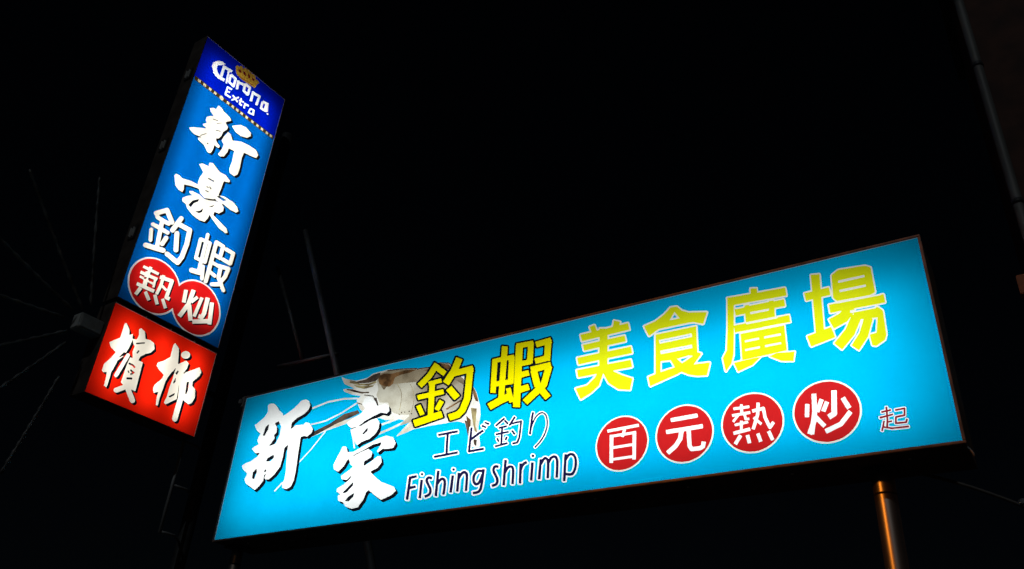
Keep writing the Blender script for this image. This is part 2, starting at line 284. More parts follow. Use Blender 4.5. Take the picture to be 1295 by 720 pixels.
H|yellow|character|2459 83 2517 115 2521 118 2522 120 2494 194 2494 196 2499 198 2626 194 2629 198 2635 213 2641 218 2641 232 2646 249 2641 251 2640 254 2636 487 2600 582 2595 589 2549 625 2538 627 2460 636 2457 635 2454 632 2431 582 2433 580 2510 571 2541 547 2572 465 2573 461 2577 263 2576 254 2575 252 2572 252 2458 255 2410 323 2407 324 2350 282 2348 280 2350 277 2419 181 2456 85;2237 86 2242 87 2287 120 2290 123 2290 127 2291 129 2370 191 2372 194 2372 197 2346 228 2343 228 2271 171 2264 166 2261 167 2226 218 2134 292 2130 292 2087 252 2086 248 2176 176;2320 246 2323 247 2325 250 2338 285 2335 286 2272 288 2269 289 2268 294 2271 348 2273 350 2276 351 2355 349 2357 353 2371 391 2369 394 2277 395 2275 396 2283 544 2285 546 2287 546 2355 538 2358 539 2364 551 2384 594 2384 596 2139 628 2113 632 2111 631 2105 621 2081 575 2082 572 2224 554 2227 552 2227 547 2216 397 2208 396 2112 398 2110 397 2107 392 2093 356 2094 354 2099 353 2203 352 2214 350 2210 292 2205 284 2193 254 2193 251;2435 336 2439 337 2444 342 2526 434 2527 437 2525 440 2481 466 2475 461 2389 366 2389 364 2392 362;2333 437 2339 440 2374 462 2376 464 2376 467 2338 532 2336 535 2333 535 2293 510 2291 506 2330 439;2135 444 2140 445 2193 533 2192 536 2153 544 2150 543 2147 537 2097 455 2097 452
H|black|character_outline|3342 88 3347 90 3353 94 3357 99 3360 106 3364 117 3370 127 3370 137 3375 153 3374 160 3369 167 3363 310 3365 314 3373 344 3374 347 3380 353 3383 358 3384 363 3344 509 3339 520 3330 528 3374 583 3376 588 3378 594 3377 598 3374 603 3331 630 3326 631 3320 631 3311 626 3306 621 3268 572 3175 639 3166 641 3160 639 3155 636 3116 593 3115 594 3116 632 3115 642 3112 648 3104 651 3087 649 3043 639 3036 637 3031 634 3027 630 3024 624 3022 598 3010 598 3002 596 2996 593 2993 589 2988 581 2947 590 2844 626 2837 625 2827 621 2821 613 2792 567 2787 559 2786 550 2788 545 2792 542 2883 511 2884 497 2883 490 2875 493 2871 493 2821 480 2815 477 2810 472 2807 466 2806 458 2801 180 2802 172 2804 167 2808 164 2820 161 2884 161 2884 78 2885 74 2888 68 2892 65 2902 64 2947 77 2958 81 2964 84 2968 89 2972 99 2972 163 3010 164 3017 165 3018 160 3017 105 3018 93 3019 90 3019 82 3021 77 3026 74 3031 72 3183 78 3190 80 3195 84 3199 88 3203 96;3280 173 3228 176 3223 174 3217 171 3212 164 3211 237 3279 236 3282 174;3128 151 3113 152 3113 233 3114 236 3126 236 3128 234;3159 310 3114 311 3115 327 3150 325 3156 326 3162 328 3159 316;3282 383 3262 384 3260 385 3272 425 3283 388;3178 403 3115 407 3114 410 3115 448 3158 445 3166 447 3171 450 3174 453 3179 462 3195 510 3210 499 3201 482;3020 446 3011 446 3017 451 3021 459;3172 525 3115 531 3115 566 3166 531 3172 526
H|yellow|character|3342 103 3345 104 3351 121 3353 125 3356 128 3355 136 3360 153 3355 155 3354 162 3349 298 3348 303 3346 304 3329 299 3231 303 3224 302 3222 299 3209 257 3209 255 3210 253 3286 250 3291 250 3294 248 3297 159 3295 157 3226 161 3223 155 3209 114 3210 110;3183 93 3187 94 3191 110 3192 112 3197 116 3195 291 3193 292 3183 290 3181 290 3181 295 3178 296 3102 296 3100 296 3099 298 3099 339 3100 342 3105 343 3157 340 3159 342 3173 388 3169 389 3105 393 3100 395 3099 462 3102 464 3159 459 3162 459 3166 467 3181 508 3178 510 3101 519 3100 526 3101 629 3100 638 3043 626 3039 624 3037 584 3033 583 3009 584 3005 584 3003 581 2998 567 2995 564 2937 578 2844 610 2838 612 2835 611 2804 561 2801 556 2802 555 2891 525 2898 521 2899 519 2899 435 2899 428 2897 425 2875 424 2871 425 2872 477 2871 479 2831 470 2824 468 2821 465 2817 184 2818 179 2823 178 2826 176 2895 177 2900 176 2900 82 2903 79 2955 95 2957 106 2955 175 2957 177 2962 178 3015 179 3017 180 3021 193 3022 196 3027 200 3028 209 3032 428 3029 430 3021 429 3019 429 3018 431 3014 432 2958 428 2954 430 2953 505 2954 507 2957 508 2977 503 2964 463 2964 459 3001 457 3005 457 3007 461 3033 543 3036 547 3037 543 3032 108 3033 101 3035 98 3034 89 3035 88 3039 87;3140 137 3101 136 3098 138 3098 243 3099 248 3101 251 3137 251 3143 249 3144 143 3143 139;2969 217 2957 217 2956 219 2955 223 2954 375 2954 382 2957 385 2975 386 2976 385 2977 381 2974 230 2973 220 2972 218;2896 216 2871 216 2869 218 2870 366 2871 378 2873 380 2894 381 2898 381 2900 379 2900 227 2900 218 2898 217;3345 312 3349 312 3351 315 3361 351 3364 355 3368 358 3369 360 3329 506 3326 512 3313 521 3312 523 3362 589 3363 591 3363 593 3322 617 3320 617 3272 557 3268 554 3166 627 3163 626 3124 584 3123 582 3123 580 3229 504 3228 501 3219 491 3215 481 3179 360 3179 355 3183 355 3184 353 3174 319 3175 317;3300 368 3247 370 3242 372 3270 469 3273 472 3275 472 3277 469 3302 375 3303 370
H|cream|character_outline|3887 73 3932 94 3941 99 3946 108 3946 121 3991 120 3998 121 4005 126 4007 128 4010 137 4020 185 4020 194 4018 198 4014 201 4009 202 3845 206 3845 216 3846 217 3958 216 3965 216 3971 218 3976 222 3979 226 3981 231 3989 270 3990 280 3987 288 3984 290 3978 292 3845 292 3843 315 4015 317 4024 321 4027 325 4029 330 4038 386 4035 393 4033 395 4027 397 3843 397 3842 419 3844 419 4012 422 4017 423 4024 430 4028 439 4036 492 4036 497 4033 501 4030 504 4024 506 3908 504 3952 532 4026 571 4032 574 4034 577 4037 586 4036 591 4017 669 4015 673 4011 676 4003 677 3915 656 3903 648 3832 590 3826 582 3799 528 3776 588 3772 596 3706 644 3626 678 3621 679 3613 677 3608 674 3605 671 3561 578 3561 570 3563 565 3567 563 3571 561 3660 555 3716 510 3720 503 3602 502 3590 500 3583 494 3579 486 3567 430 3568 423 3570 419 3574 417 3578 415 3750 418 3752 398 3749 397 3601 398 3592 396 3587 393 3584 389 3580 382 3569 331 3569 324 3572 318 3575 316 3580 314 3752 315 3752 293 3648 294 3641 293 3636 292 3628 285 3625 278 3615 236 3614 228 3617 220 3621 218 3625 216 3751 217 3753 216 3753 209 3751 208 3628 211 3617 209 3610 202 3606 195 3594 146 3594 134 3598 128 3607 126 3681 125 3671 96 3670 89 3673 81 3675 79 3683 77 3716 71 3727 74 3734 81 3751 124 3753 124 3754 120 3757 115 3760 112 3765 111 3816 123 3861 122 3863 121 3872 81 3877 74 3884 73
H|lime|character|3887 86 3933 108 3933 111 3929 129 3929 134 3992 133 3997 134 4008 187 4005 189 3836 193 3833 194 3832 196 3832 228 3833 229 3967 230 3969 232 3970 238 3977 277 3972 279 3833 279 3831 281 3830 326 3831 328 3837 329 4015 329 4017 331 4018 334 4026 383 4024 384 4018 384 3833 384 3830 386 3829 430 3830 431 3834 432 4002 434 4012 434 4014 435 4024 489 4023 493 3879 491 3876 493 3878 498 3880 500 3948 543 4025 583 4024 588 4005 664 4003 665 3995 664 3918 645 3911 640 3838 580 3801 504 3797 498 3794 503 3762 586 3698 632 3617 666 3615 665 3609 653 3574 576 3574 575 3667 567 3727 520 3744 493 3742 490 3597 489 3594 489 3592 484 3581 430 3583 428 3761 431 3764 429 3764 387 3763 385 3761 384 3596 385 3593 381 3582 330 3583 328 3587 327 3764 328 3765 327 3765 299 3765 282 3764 280 3640 280 3637 275 3628 231 3630 230 3763 230 3766 228 3766 197 3763 194 3621 197 3619 194 3607 145 3607 141 3611 140 3698 139 3698 134 3683 92 3687 91 3720 85 3724 87 3741 134 3744 137 3765 137 3766 136 3766 127 3769 125 3817 137 3872 136 3875 131 3885 88
H|cream|character_outline|4376 77 4383 79 4389 84 4419 120 4422 123 4468 149 4584 174 4597 177 4600 179 4605 183 4609 190 4608 199 4577 279 4574 283 4571 285 4567 286 4561 286 4498 257 4458 253 4240 251 4212 265 4509 269 4516 271 4520 274 4523 278 4525 283 4525 294 4522 475 4542 486 4546 489 4548 493 4550 501 4550 504 4547 509 4505 557 4593 565 4597 567 4603 573 4605 581 4604 587 4580 668 4577 673 4574 676 4569 677 4499 668 4438 647 4391 617 4360 628 4165 678 4159 678 4155 676 4150 673 4148 670 4146 665 4134 594 4137 587 4141 584 4189 573 4198 277 4200 271 4172 285 4164 288 4156 286 4151 283 4149 280 4113 192 4113 184 4116 180 4119 177 4204 158 4276 119 4326 75 4335 74;4361 152 4344 175 4376 177;4467 341 4255 340 4249 340 4248 342 4249 344 4258 344 4467 345 4468 344 4468 342;4465 427 4255 425 4254 426 4254 427 4257 427 4464 430 4466 429;4446 504 4385 511 4397 526 4400 528 4446 505;4305 512 4251 507 4249 562 4328 552 4310 513
H|lime|character|4376 90 4379 91 4381 92 4411 129 4416 133 4467 161 4583 186 4596 190 4597 191 4593 205 4566 273 4564 274 4561 273 4497 244 4458 240 4242 238 4234 239 4165 274 4161 275 4159 275 4125 191 4125 190 4211 170 4285 130 4333 87;4361 130 4358 132 4322 184 4322 186 4325 188 4395 191 4396 189 4394 185;4511 281 4513 282 4514 284 4514 291 4511 480 4512 482 4514 484 4534 495 4538 497 4539 499 4482 566 4483 567 4486 568 4593 577 4594 578 4593 584 4568 665 4566 666 4500 657 4442 636 4391 604 4358 616 4162 666 4158 665 4157 664 4146 597 4149 595 4195 585 4201 582 4211 279 4217 278;4475 328 4238 327 4235 328 4234 331 4238 353 4239 356 4241 357 4478 357 4480 357 4481 353 4478 332 4477 330;4473 415 4243 412 4241 414 4241 417 4244 436 4245 438 4248 440 4475 442 4478 441 4478 438 4476 418;4450 492 4364 500 4362 502 4365 506 4396 540 4400 542 4477 504 4477 503 4476 502;4311 500 4246 494 4240 495 4237 574 4238 576 4239 577 4343 562 4344 561 4342 556 4318 504 4316 501
H|cream|character_outline|5146 127 5151 129 5154 131 5156 136 5158 140 5160 200 5159 205 5158 208 5154 211 5149 212 5069 207 5072 211 5128 213 5134 215 5137 217 5139 221 5140 226 5143 273 5142 280 5140 283 5137 286 5133 287 5071 285 5069 337 5070 339 5073 336 5076 335 5150 337 5155 339 5158 341 5160 346 5161 349 5164 402 5162 408 5158 411 5154 412 5120 411 5122 416 5122 424 5120 593 5119 602 5121 603 5159 608 5164 611 5167 615 5168 618 5168 622 5153 681 5151 687 5147 690 5141 691 5065 675 4995 627 4992 625 4989 621 4988 618 4989 613 4945 614 4943 617 4885 664 4785 692 4777 690 4775 688 4772 684 4751 621 4709 671 4703 675 4700 675 4694 671 4691 667 4689 664 4676 563 4677 559 4707 508 4725 347 4740 131 4738 115 4739 110 4741 107 4744 104 4750 103 4905 113 4906 112 4906 92 4908 79 4910 76 4913 74 4916 73 4952 79 4963 83 4965 85 4969 93 4968 112 4969 116 4970 117;5022 204 4900 198 4904 203 5020 206 5022 205;4857 196 4802 193 4801 201 4808 206 4853 207 4855 206 4856 200 4858 196;4854 279 4804 277 4795 275 4791 327 4793 328 4853 329 4854 280;4813 405 4784 404 4770 555 4757 600 4756 604 4760 603 4804 601 4806 600 4810 417 4811 411
H|lime|character|5145 138 5147 139 5148 142 5151 197 5150 199 5149 200 4792 181 4779 337 4780 339 4860 341 4863 342 4863 349 4865 351 5076 354 5077 353 5076 348 5078 347 5149 348 5151 349 5152 350 5155 400 5152 401 5119 400 5114 400 5112 399 4980 395 4975 395 4971 397 4784 393 4783 390 4780 353 4779 350 4779 350 4774 411 4760 552 4741 616 4702 662 4701 664 4700 663 4686 565 4718 513 4736 350 4748 166 4750 133 4749 118 4749 115 4914 125 4916 124 4916 94 4917 86 4918 85 4959 93 4958 126 4960 128;5127 224 5130 225 5131 227 5133 275 5131 276 5062 274 5060 336 5059 338 4864 334 4864 268 4863 267 4802 266 4799 265 4798 264 4794 215 4794 213 4796 213 4800 213 4801 217 4802 218 4861 219 4862 218 4863 215 4865 214 4866 205 4869 205 4894 206 4895 208 4895 214 4898 215 5028 218 5030 217 5030 213 5036 213 5062 215 5063 216 5063 221 5066 222;5024 268 4900 264 4898 265 4898 278 4899 280 4901 281 5024 284 5026 284 5027 281 5026 269;5110 416 5112 417 5113 422 5110 598 4819 607 4817 607 4816 606 4820 420 4821 413 4822 412;5084 468 4975 466 4974 467 4974 480 4976 482 5084 484 5086 483 5085 470;4937 466 4845 466 4844 467 4844 469 4845 481 4846 482 4849 482 4940 482 4941 481 4941 479 4940 468 4939 467;5079 531 4974 530 4973 532 4974 544 4975 546 5079 546 5081 546 5081 544 5080 532;4937 530 4840 530 4839 530 4839 532 4840 544 4841 545 4939 546 4940 545 4941 543 4940 532;5155 618 5158 618 5158 619 5144 679 5142 681 5069 665 4998 617 4999 616 5043 602;4935 609 4936 609 4936 610 4881 654 4782 681 4781 680 4779 675 4760 615 4762 614 4885 607
H|cream|character_outline|5660 101 5668 103 5697 123 5701 126 5703 131 5704 134 5704 319 5702 324 5701 327 5697 330 5682 335 5718 336 5724 333 5739 334 5745 336 5747 338 5749 342 5750 345 5750 404 5747 411 5744 414 5741 414 5696 414 5699 415 5703 419 5725 448 5728 455 5729 458 5723 621 5721 629 5709 659 5707 662 5702 666 5657 690 5648 694 5645 694 5624 685 5620 682 5618 678 5617 673 5613 620 5552 697 5549 699 5545 701 5539 699 5536 696 5502 659 5499 654 5498 651 5499 644 5558 569 5580 512 5542 583 5537 590 5455 671 5451 675 5448 676 5442 674 5439 672 5403 624 5399 618 5398 614 5399 607 5401 604 5478 527 5496 495 5427 520 5420 523 5417 522 5426 568 5425 576 5423 579 5419 582 5269 615 5264 614 5259 611 5256 607 5254 602 5239 531 5239 527 5242 521 5246 517 5294 507 5296 506 5306 282 5303 281 5274 282 5268 280 5266 278 5263 274 5262 268 5258 214 5259 209 5260 206 5264 203 5267 202 5309 201 5310 200 5315 93 5316 83 5318 81 5322 77 5328 77 5374 85 5381 87 5384 90 5386 94 5388 103 5383 200 5419 199 5424 199 5427 201 5430 203 5433 208 5433 211 5436 242 5444 130 5445 121 5448 117 5452 114 5493 89 5499 87;5433 275 5431 277 5427 278 5378 280 5367 492 5399 485 5387 443 5387 438 5389 432 5395 428 5447 409 5446 408 5411 408 5405 404 5402 400 5401 396 5399 336 5402 329 5406 326 5409 325 5453 326 5434 297 5433 291;5682 413 5569 411 5567 411 5567 414 5564 418 5675 420 5681 414 5683 414;5670 505 5662 504 5661 505 5628 587 5627 590 5655 587 5671 513 5672 506
H|lime|character|5658 112 5663 113 5693 132 5695 135 5695 313 5694 319 5661 330 5466 322 5461 321 5460 320 5445 297 5443 293 5442 290 5453 132 5453 127 5455 125 5497 99 5501 98;5372 96 5377 97 5378 100 5373 202 5373 210 5376 211 5420 210 5424 211 5425 214 5428 264 5427 267 5425 267 5372 268 5370 269 5369 270 5357 503 5358 504 5360 504 5400 496 5402 497 5417 571 5415 572 5405 575 5267 604 5265 604 5264 601 5249 529 5251 527 5301 517 5304 516 5305 515 5316 272 5316 270 5314 270 5275 271 5272 270 5267 215 5269 213 5317 213 5319 211 5324 95 5325 89 5327 88;5648 177 5489 176 5488 177 5487 179 5487 192 5489 194 5494 194 5648 194 5650 194 5651 192 5651 179 5650 178;5647 248 5489 246 5486 247 5486 259 5487 263 5490 263 5647 265 5648 265 5649 261 5649 251 5648 249;5737 344 5741 345 5741 346 5742 399 5741 402 5740 404 5558 400 5555 400 5554 402 5559 408 5559 409 5531 409 5529 410 5529 413 5529 425 5530 427 5546 428 5549 429 5549 431 5542 438 5542 440 5546 443 5548 440 5550 430 5551 429 5553 428 5681 430 5683 429 5684 424 5693 424 5695 424 5697 427 5719 456 5720 459 5720 462 5714 620 5714 624 5701 655 5646 684 5628 676 5626 675 5625 672 5621 602 5624 601 5660 597 5662 596 5683 499 5683 496 5680 495 5649 492 5649 494 5653 497 5653 500 5610 609 5606 615 5545 690 5544 690 5541 689 5508 652 5507 649 5566 574 5600 489 5600 487 5599 486 5588 485 5584 485 5532 582 5448 665 5446 665 5445 664 5409 616 5407 613 5408 611 5486 533 5527 459 5528 454 5526 455 5507 477 5500 482 5423 510 5418 512 5417 511 5397 446 5396 440 5398 438 5466 414 5468 413 5479 400 5477 398 5412 397 5411 396 5410 393 5409 337 5411 336 5446 337 5454 337 5457 339 5463 340 5719 347 5722 347 5725 344
H|white|character_outline|2536 720 2546 724 2552 732 2557 750 2554 757 2552 759 2548 760 2471 761 2477 894 2480 895 2552 894 2559 895 2563 898 2570 905 2575 922 2573 929 2570 932 2564 933 2354 937 2342 936 2333 933 2327 926 2321 909 2322 903 2327 898 2337 897 2428 896 2430 895 2431 892 2425 762 2415 761 2362 762 2357 760 2349 754 2345 748 2340 734 2340 727 2342 724 2345 722 2353 720
H|navy|character|2537 730 2539 731 2542 736 2545 747 2543 750 2462 750 2458 752 2465 903 2466 905 2469 906 2556 904 2559 907 2563 922 2559 923 2466 925 2345 927 2340 926 2334 910 2334 908 2336 908 2441 906 2443 904 2436 753 2435 751 2430 750 2360 751 2356 746 2353 736 2353 732 2366 731
H|white|character_outline|2792 692 2800 695 2838 714 2842 719 2845 725 2844 730 2840 739 2836 743 2830 743 2825 742 2788 723 2812 737 2818 745 2819 751 2813 762 2810 765 2804 765 2797 764 2758 742 2755 738 2752 731 2752 727 2758 717 2761 715 2769 713 2783 721 2777 714 2777 706 2781 695 2785 693;2661 718 2683 724 2685 725 2691 732 2692 740 2690 788 2691 793 2763 755 2769 753 2774 753 2780 756 2795 773 2797 778 2797 783 2792 788 2689 841 2687 898 2688 902 2792 902 2799 903 2802 905 2807 911 2812 927 2812 932 2807 937 2799 938 2668 939 2660 937 2654 933 2650 929 2646 923 2644 915 2649 728 2651 722 2655 718
H|navy|character|2792 701 2833 721 2835 725 2831 734 2828 734 2788 714 2787 712 2787 709 2791 701;2769 723 2808 744 2809 746 2804 756 2800 756 2763 735 2762 732 2767 723;2662 727 2677 731 2681 733 2679 804 2680 807 2681 809 2774 762 2778 765 2786 776 2787 779 2680 835 2678 839 2676 903 2676 909 2678 910 2681 911 2793 910 2796 911 2798 912 2802 926 2801 929 2667 930 2663 929 2658 926 2655 921 2654 916 2660 730
H|white|character_outline|3053 694 3058 696 3071 705 3075 708 3078 715 3076 722 3064 739 3111 736 3120 737 3128 741 3133 747 3137 755 3128 882 3110 927 3105 930 3100 932 3057 933 3051 931 3046 926 3044 923 3041 911 3043 904 3046 901 3078 900 3081 898 3092 870 3099 775 3098 771 3044 775 3038 774 3033 781 3027 784 3018 783 3005 773 3005 783 3001 787 2972 789 2971 797 2972 802 3009 802 3015 804 3018 807 3021 813 3025 825 3024 828 3023 831 3019 834 2973 836 2971 840 2972 869 2983 848 2989 844 2994 845 3004 849 3011 853 3016 859 3016 867 3006 890 3006 891 3012 894 3015 897 3021 910 3021 917 3016 922 2908 932 2902 932 2896 929 2891 923 2887 913 2885 908 2887 903 2894 899 2933 896 2935 895 2934 893 2926 895 2921 893 2914 887 2897 859 2897 853 2902 847 2914 843 2919 844 2925 846 2928 849 2935 859 2935 839 2934 837 2908 839 2897 835 2893 832 2891 827 2887 815 2888 811 2893 806 2896 805 2934 804 2934 791 2921 789 2915 784 2913 780 2909 766 2901 768 2893 765 2881 752 2879 748 2878 745 2880 739 2953 690 2958 688 2961 688 2967 690 2973 695 2983 707 2984 714 3013 741 3044 698 3048 695;2959 732 2924 757 2981 755 2981 753;3046 800 3053 803 3059 809 3084 843 3085 847 3083 851 3079 855 3068 860 3060 859 3052 851 3026 817 3025 813 3027 809 3039 801;2973 879 2972 882 2972 893 2989 892 2977 884
H|navy|character|3054 703 3059 706 3067 711 3068 714 3046 744 3045 749 3115 745 3121 746 3123 747 3127 753 3127 756 3118 881 3103 917 3101 921 3096 923 3056 925 3053 921 3050 912 3051 910 3087 908 3101 876 3110 766 3109 762 3105 761 3040 766 3035 762 3023 776 3018 773 3010 767 3009 764;2962 697 2965 698 2974 708 2974 711 2902 758 2898 758 2889 749 2888 746 2889 744;2972 715 2975 716 3008 748 3008 751 3001 758 2997 758 2964 726 2964 723;2989 763 2992 764 2993 766 2996 775 2995 779 2965 780 2962 781 2961 785 2962 810 2963 811 2967 812 3010 810 3012 815 3015 823 3012 826 2966 827 2962 828 2963 901 2964 902 2966 902 3005 899 3008 902 3012 912 3012 914 3008 915 2912 923 2903 923 2900 922 2896 912 2896 908 2940 905 2945 902 2944 829 2941 828 2907 830 2903 829 2900 826 2897 816 2898 815 2901 814 2941 813 2944 811 2944 784 2943 782 2941 781 2927 782 2923 781 2919 770 2919 766;3046 809 3048 809 3050 812 3075 844 3073 847 3064 851 3060 848 3035 816 3037 813;2992 853 2995 853 3007 861 3007 863 3000 878 2997 885 2995 885 2981 877;2917 852 2920 852 2922 854 2937 881 2936 883 2926 886 2922 884 2906 857 2907 855
H|white|character_outline|3289 700 3300 702 3307 704 3317 710 3326 717 3336 727 3345 741 3350 753 3354 771 3357 785 3359 808 3358 833 3352 859 3345 879 3332 907 3322 922 3303 946 3284 965 3258 986 3255 988 3250 987 3243 984 3236 977 3234 971 3234 967 3267 939 3287 918 3303 895 3319 861 3328 832 3330 815 3329 791 3325 768 3322 757 3316 744 3313 739 3308 735 3299 729 3293 728 3282 730 3272 736 3262 744 3255 752 3243 771 3223 817 3217 874 3214 878 3208 879 3190 874 3186 871 3183 865 3192 753 3200 695 3204 689 3207 688 3213 688 3227 693 3233 697 3235 700 3236 707 3233 728 3239 722 3258 708 3275 701 3281 700
H|navy|character|3289 708 3300 710 3314 717 3329 730 3337 743 3342 755 3348 784 3350 807 3349 831 3344 854 3337 874 3330 891 3316 915 3307 928 3283 954 3252 980 3249 980 3243 973 3243 971 3269 949 3294 923 3311 899 3323 876 3332 850 3337 827 3338 817 3336 784 3334 769 3330 756 3323 742 3316 733 3309 726 3298 721 3288 720 3273 725 3255 738 3248 746 3240 757 3228 781 3214 816 3209 871 3202 870 3193 867 3192 860 3201 754 3209 699 3211 696 3222 699 3226 702 3219 758 3219 764 3220 766 3236 740 3246 728 3257 719 3270 712 3285 708
H|white|letter_outline|2177 1030 2188 1033 2193 1036 2196 1041 2204 1061 2204 1070 2202 1072 2197 1075 2149 1078 2148 1115 2177 1113 2185 1114 2191 1117 2196 1123 2203 1138 2205 1145 2205 1152 2202 1155 2194 1157 2147 1161 2146 1231 2145 1237 2143 1241 2138 1244 2132 1244 2110 1240 2101 1237 2098 1235 2093 1230 2090 1221 2094 1052 2095 1040 2099 1036 2111 1033
H|navy|letter|2179 1042 2183 1042 2184 1044 2190 1060 2190 1064 2136 1067 2133 1126 2137 1127 2183 1125 2184 1126 2192 1145 2134 1150 2131 1232 2126 1232 2106 1228 2104 1222 2109 1047 2116 1045
H|white|letter_outline|2231 1021 2240 1022 2251 1028 2257 1034 2263 1044 2263 1052 2259 1059 2252 1064 2239 1065 2229 1062 2222 1058 2215 1052 2210 1043 2210 1034 2213 1027 2220 1022;2225 1073 2246 1077 2256 1080 2262 1084 2267 1093 2267 1236 2264 1244 2260 1246 2253 1247 2224 1241 2218 1236 2213 1228 2212 1083 2215 1076 2219 1073
H|navy|letter|2232 1032 2237 1033 2243 1036 2249 1043 2249 1047 2248 1050 2244 1053 2238 1054 2229 1050 2224 1044 2224 1039 2224 1036 2228 1033;2226 1085 2248 1088 2253 1091 2253 1235 2252 1236 2229 1231 2227 1230
H|white|letter_outline|2300 1056 2315 1058 2344 1068 2350 1073 2353 1078 2354 1081 2351 1100 2349 1104 2346 1107 2336 1109 2317 1102 2316 1103 2320 1112 2353 1161 2356 1167 2362 1185 2363 1197 2360 1212 2356 1221 2351 1228 2341 1237 2324 1242 2293 1247 2286 1244 2279 1239 2268 1218 2267 1211 2269 1206 2273 1204 2297 1201 2306 1196 2309 1189 2309 1177 2307 1172 2273 1123 2267 1110 2262 1094 2264 1079 2271 1067 2282 1059
H|navy|letter|2302 1067 2317 1070 2336 1077 2340 1079 2336 1097 2335 1098 2316 1091 2309 1089 2305 1092 2302 1100 2304 1107 2307 1114 2344 1169 2348 1183 2349 1195 2347 1207 2344 1214 2340 1220 2331 1227 2317 1232 2292 1236 2289 1233 2281 1215 2304 1211 2313 1208 2318 1204 2321 1200 2323 1192 2322 1178 2319 1170 2285 1119 2279 1109 2276 1098 2277 1086 2282 1076 2290 1070
H|white|letter_outline|2379 1021 2405 1027 2414 1032 2417 1037 2419 1044 2418 1084 2419 1084 2434 1083 2447 1087 2456 1090 2471 1101 2481 1113 2487 1126 2490 1137 2492 1154 2492 1189 2488 1232 2487 1238 2483 1242 2475 1244 2449 1238 2441 1233 2436 1225 2439 1182 2440 1149 2438 1131 2433 1134 2419 1151 2418 1155 2418 1239 2413 1245 2404 1247 2376 1240 2369 1235 2365 1228 2365 1033 2368 1024 2373 1021
H|navy|letter|2380 1033 2403 1037 2405 1039 2404 1099 2405 1105 2407 1105 2411 1100 2419 1097 2435 1094 2450 1099 2460 1105 2470 1117 2475 1128 2479 1152 2478 1187 2475 1232 2473 1233 2470 1233 2452 1228 2450 1227 2450 1224 2454 1159 2451 1130 2447 1122 2442 1117 2436 1116 2434 1117 2429 1119 2422 1125 2404 1148 2405 1231 2405 1235 2402 1236 2380 1231 2379 1230 2379 1035
H|white|letter_outline|2531 1024 2538 1025 2549 1030 2556 1037 2560 1046 2561 1054 2557 1062 2551 1065 2539 1067 2528 1064 2521 1059 2514 1052 2510 1044 2510 1037 2514 1029 2520 1025;2521 1077 2542 1082 2550 1085 2557 1090 2559 1096 2553 1229 2549 1235 2540 1237 2512 1230 2505 1224 2502 1218 2508 1087 2509 1082 2513 1079
H|navy|letter|2532 1035 2536 1035 2542 1038 2547 1044 2548 1049 2545 1053 2537 1056 2533 1055 2528 1052 2524 1046 2523 1042 2525 1038;2522 1089 2543 1093 2546 1095 2541 1217 2540 1225 2539 1226 2516 1221 2515 1219 2521 1092
H|white|letter_outline|2631 1058 2649 1062 2665 1070 2679 1084 2686 1097 2689 1110 2692 1138 2693 1227 2691 1235 2686 1240 2677 1241 2660 1237 2651 1235 2647 1231 2644 1226 2642 1216 2642 1136 2638 1103 2628 1114 2615 1132 2614 1135 2613 1225 2612 1230 2608 1235 2600 1237 2581 1233 2572 1230 2565 1224 2562 1215 2563 1079 2565 1071 2568 1067 2573 1065 2583 1066 2597 1069 2611 1061
H|navy|letter|2632 1069 2647 1072 2657 1078 2668 1088 2674 1099 2676 1109 2679 1136 2679 1229 2678 1230 2676 1230 2658 1226 2655 1225 2655 1138 2651 1105 2650 1100 2646 1094 2637 1091 2628 1094 2619 1102 2601 1128 2600 1224 2598 1226 2577 1221 2576 1220 2575 1216 2577 1077 2578 1076 2584 1077 2599 1080 2603 1082 2610 1076 2617 1072
H|white|letter_outline|2799 1067 2826 1073 2832 1078 2836 1086 2829 1194 2825 1221 2820 1239 2815 1250 2808 1257 2801 1263 2791 1268 2764 1272 2738 1273 2731 1271 2724 1266 2721 1261 2716 1243 2717 1236 2723 1231 2754 1230 2767 1227 2770 1225 2774 1217 2776 1208 2763 1209 2751 1207 2743 1205 2731 1197 2718 1184 2709 1168 2703 1148 2702 1130 2704 1114 2708 1105 2717 1090 2725 1081 2739 1072 2756 1066 2774 1066 2789 1069 2794 1067;2778 1109 2770 1110 2765 1114 2761 1119 2754 1130 2752 1141 2753 1155 2755 1162 2757 1164 2761 1161 2766 1154 2772 1140 2781 1112 2781 1110
H|navy|letter|2800 1078 2821 1082 2823 1085 2816 1193 2813 1217 2809 1233 2801 1246 2793 1254 2784 1258 2763 1262 2735 1262 2733 1260 2729 1244 2729 1242 2757 1241 2769 1239 2777 1236 2782 1231 2786 1223 2789 1210 2793 1185 2791 1184 2784 1191 2774 1196 2762 1198 2750 1196 2738 1190 2729 1180 2724 1172 2717 1156 2715 1140 2716 1121 2720 1111 2728 1098 2736 1089 2747 1081 2761 1077 2775 1077 2798 1082;2777 1098 2769 1098 2762 1100 2754 1106 2744 1119 2741 1129 2739 1139 2741 1158 2748 1171 2755 1177 2761 1177 2767 1174 2777 1161 2784 1146 2793 1115 2794 1114 2797 1114 2798 1112 2798 1104 2796 1102
H|white|letter_outline|2916 1052 2925 1053 2949 1060 2954 1065 2957 1069 2958 1072 2955 1091 2952 1097 2948 1099 2942 1100 2927 1095 2924 1095 2924 1097 2924 1103 2926 1107 2956 1155 2962 1173 2964 1181 2965 1191 2963 1205 2960 1214 2956 1219 2946 1228 2931 1234 2907 1238 2902 1238 2895 1236 2889 1230 2880 1211 2880 1204 2882 1200 2886 1198 2907 1194 2915 1191 2917 1185 2916 1175 2913 1167 2882 1117 2876 1101 2875 1089 2877 1075 2882 1066 2887 1061 2893 1056 2900 1053 2907 1052
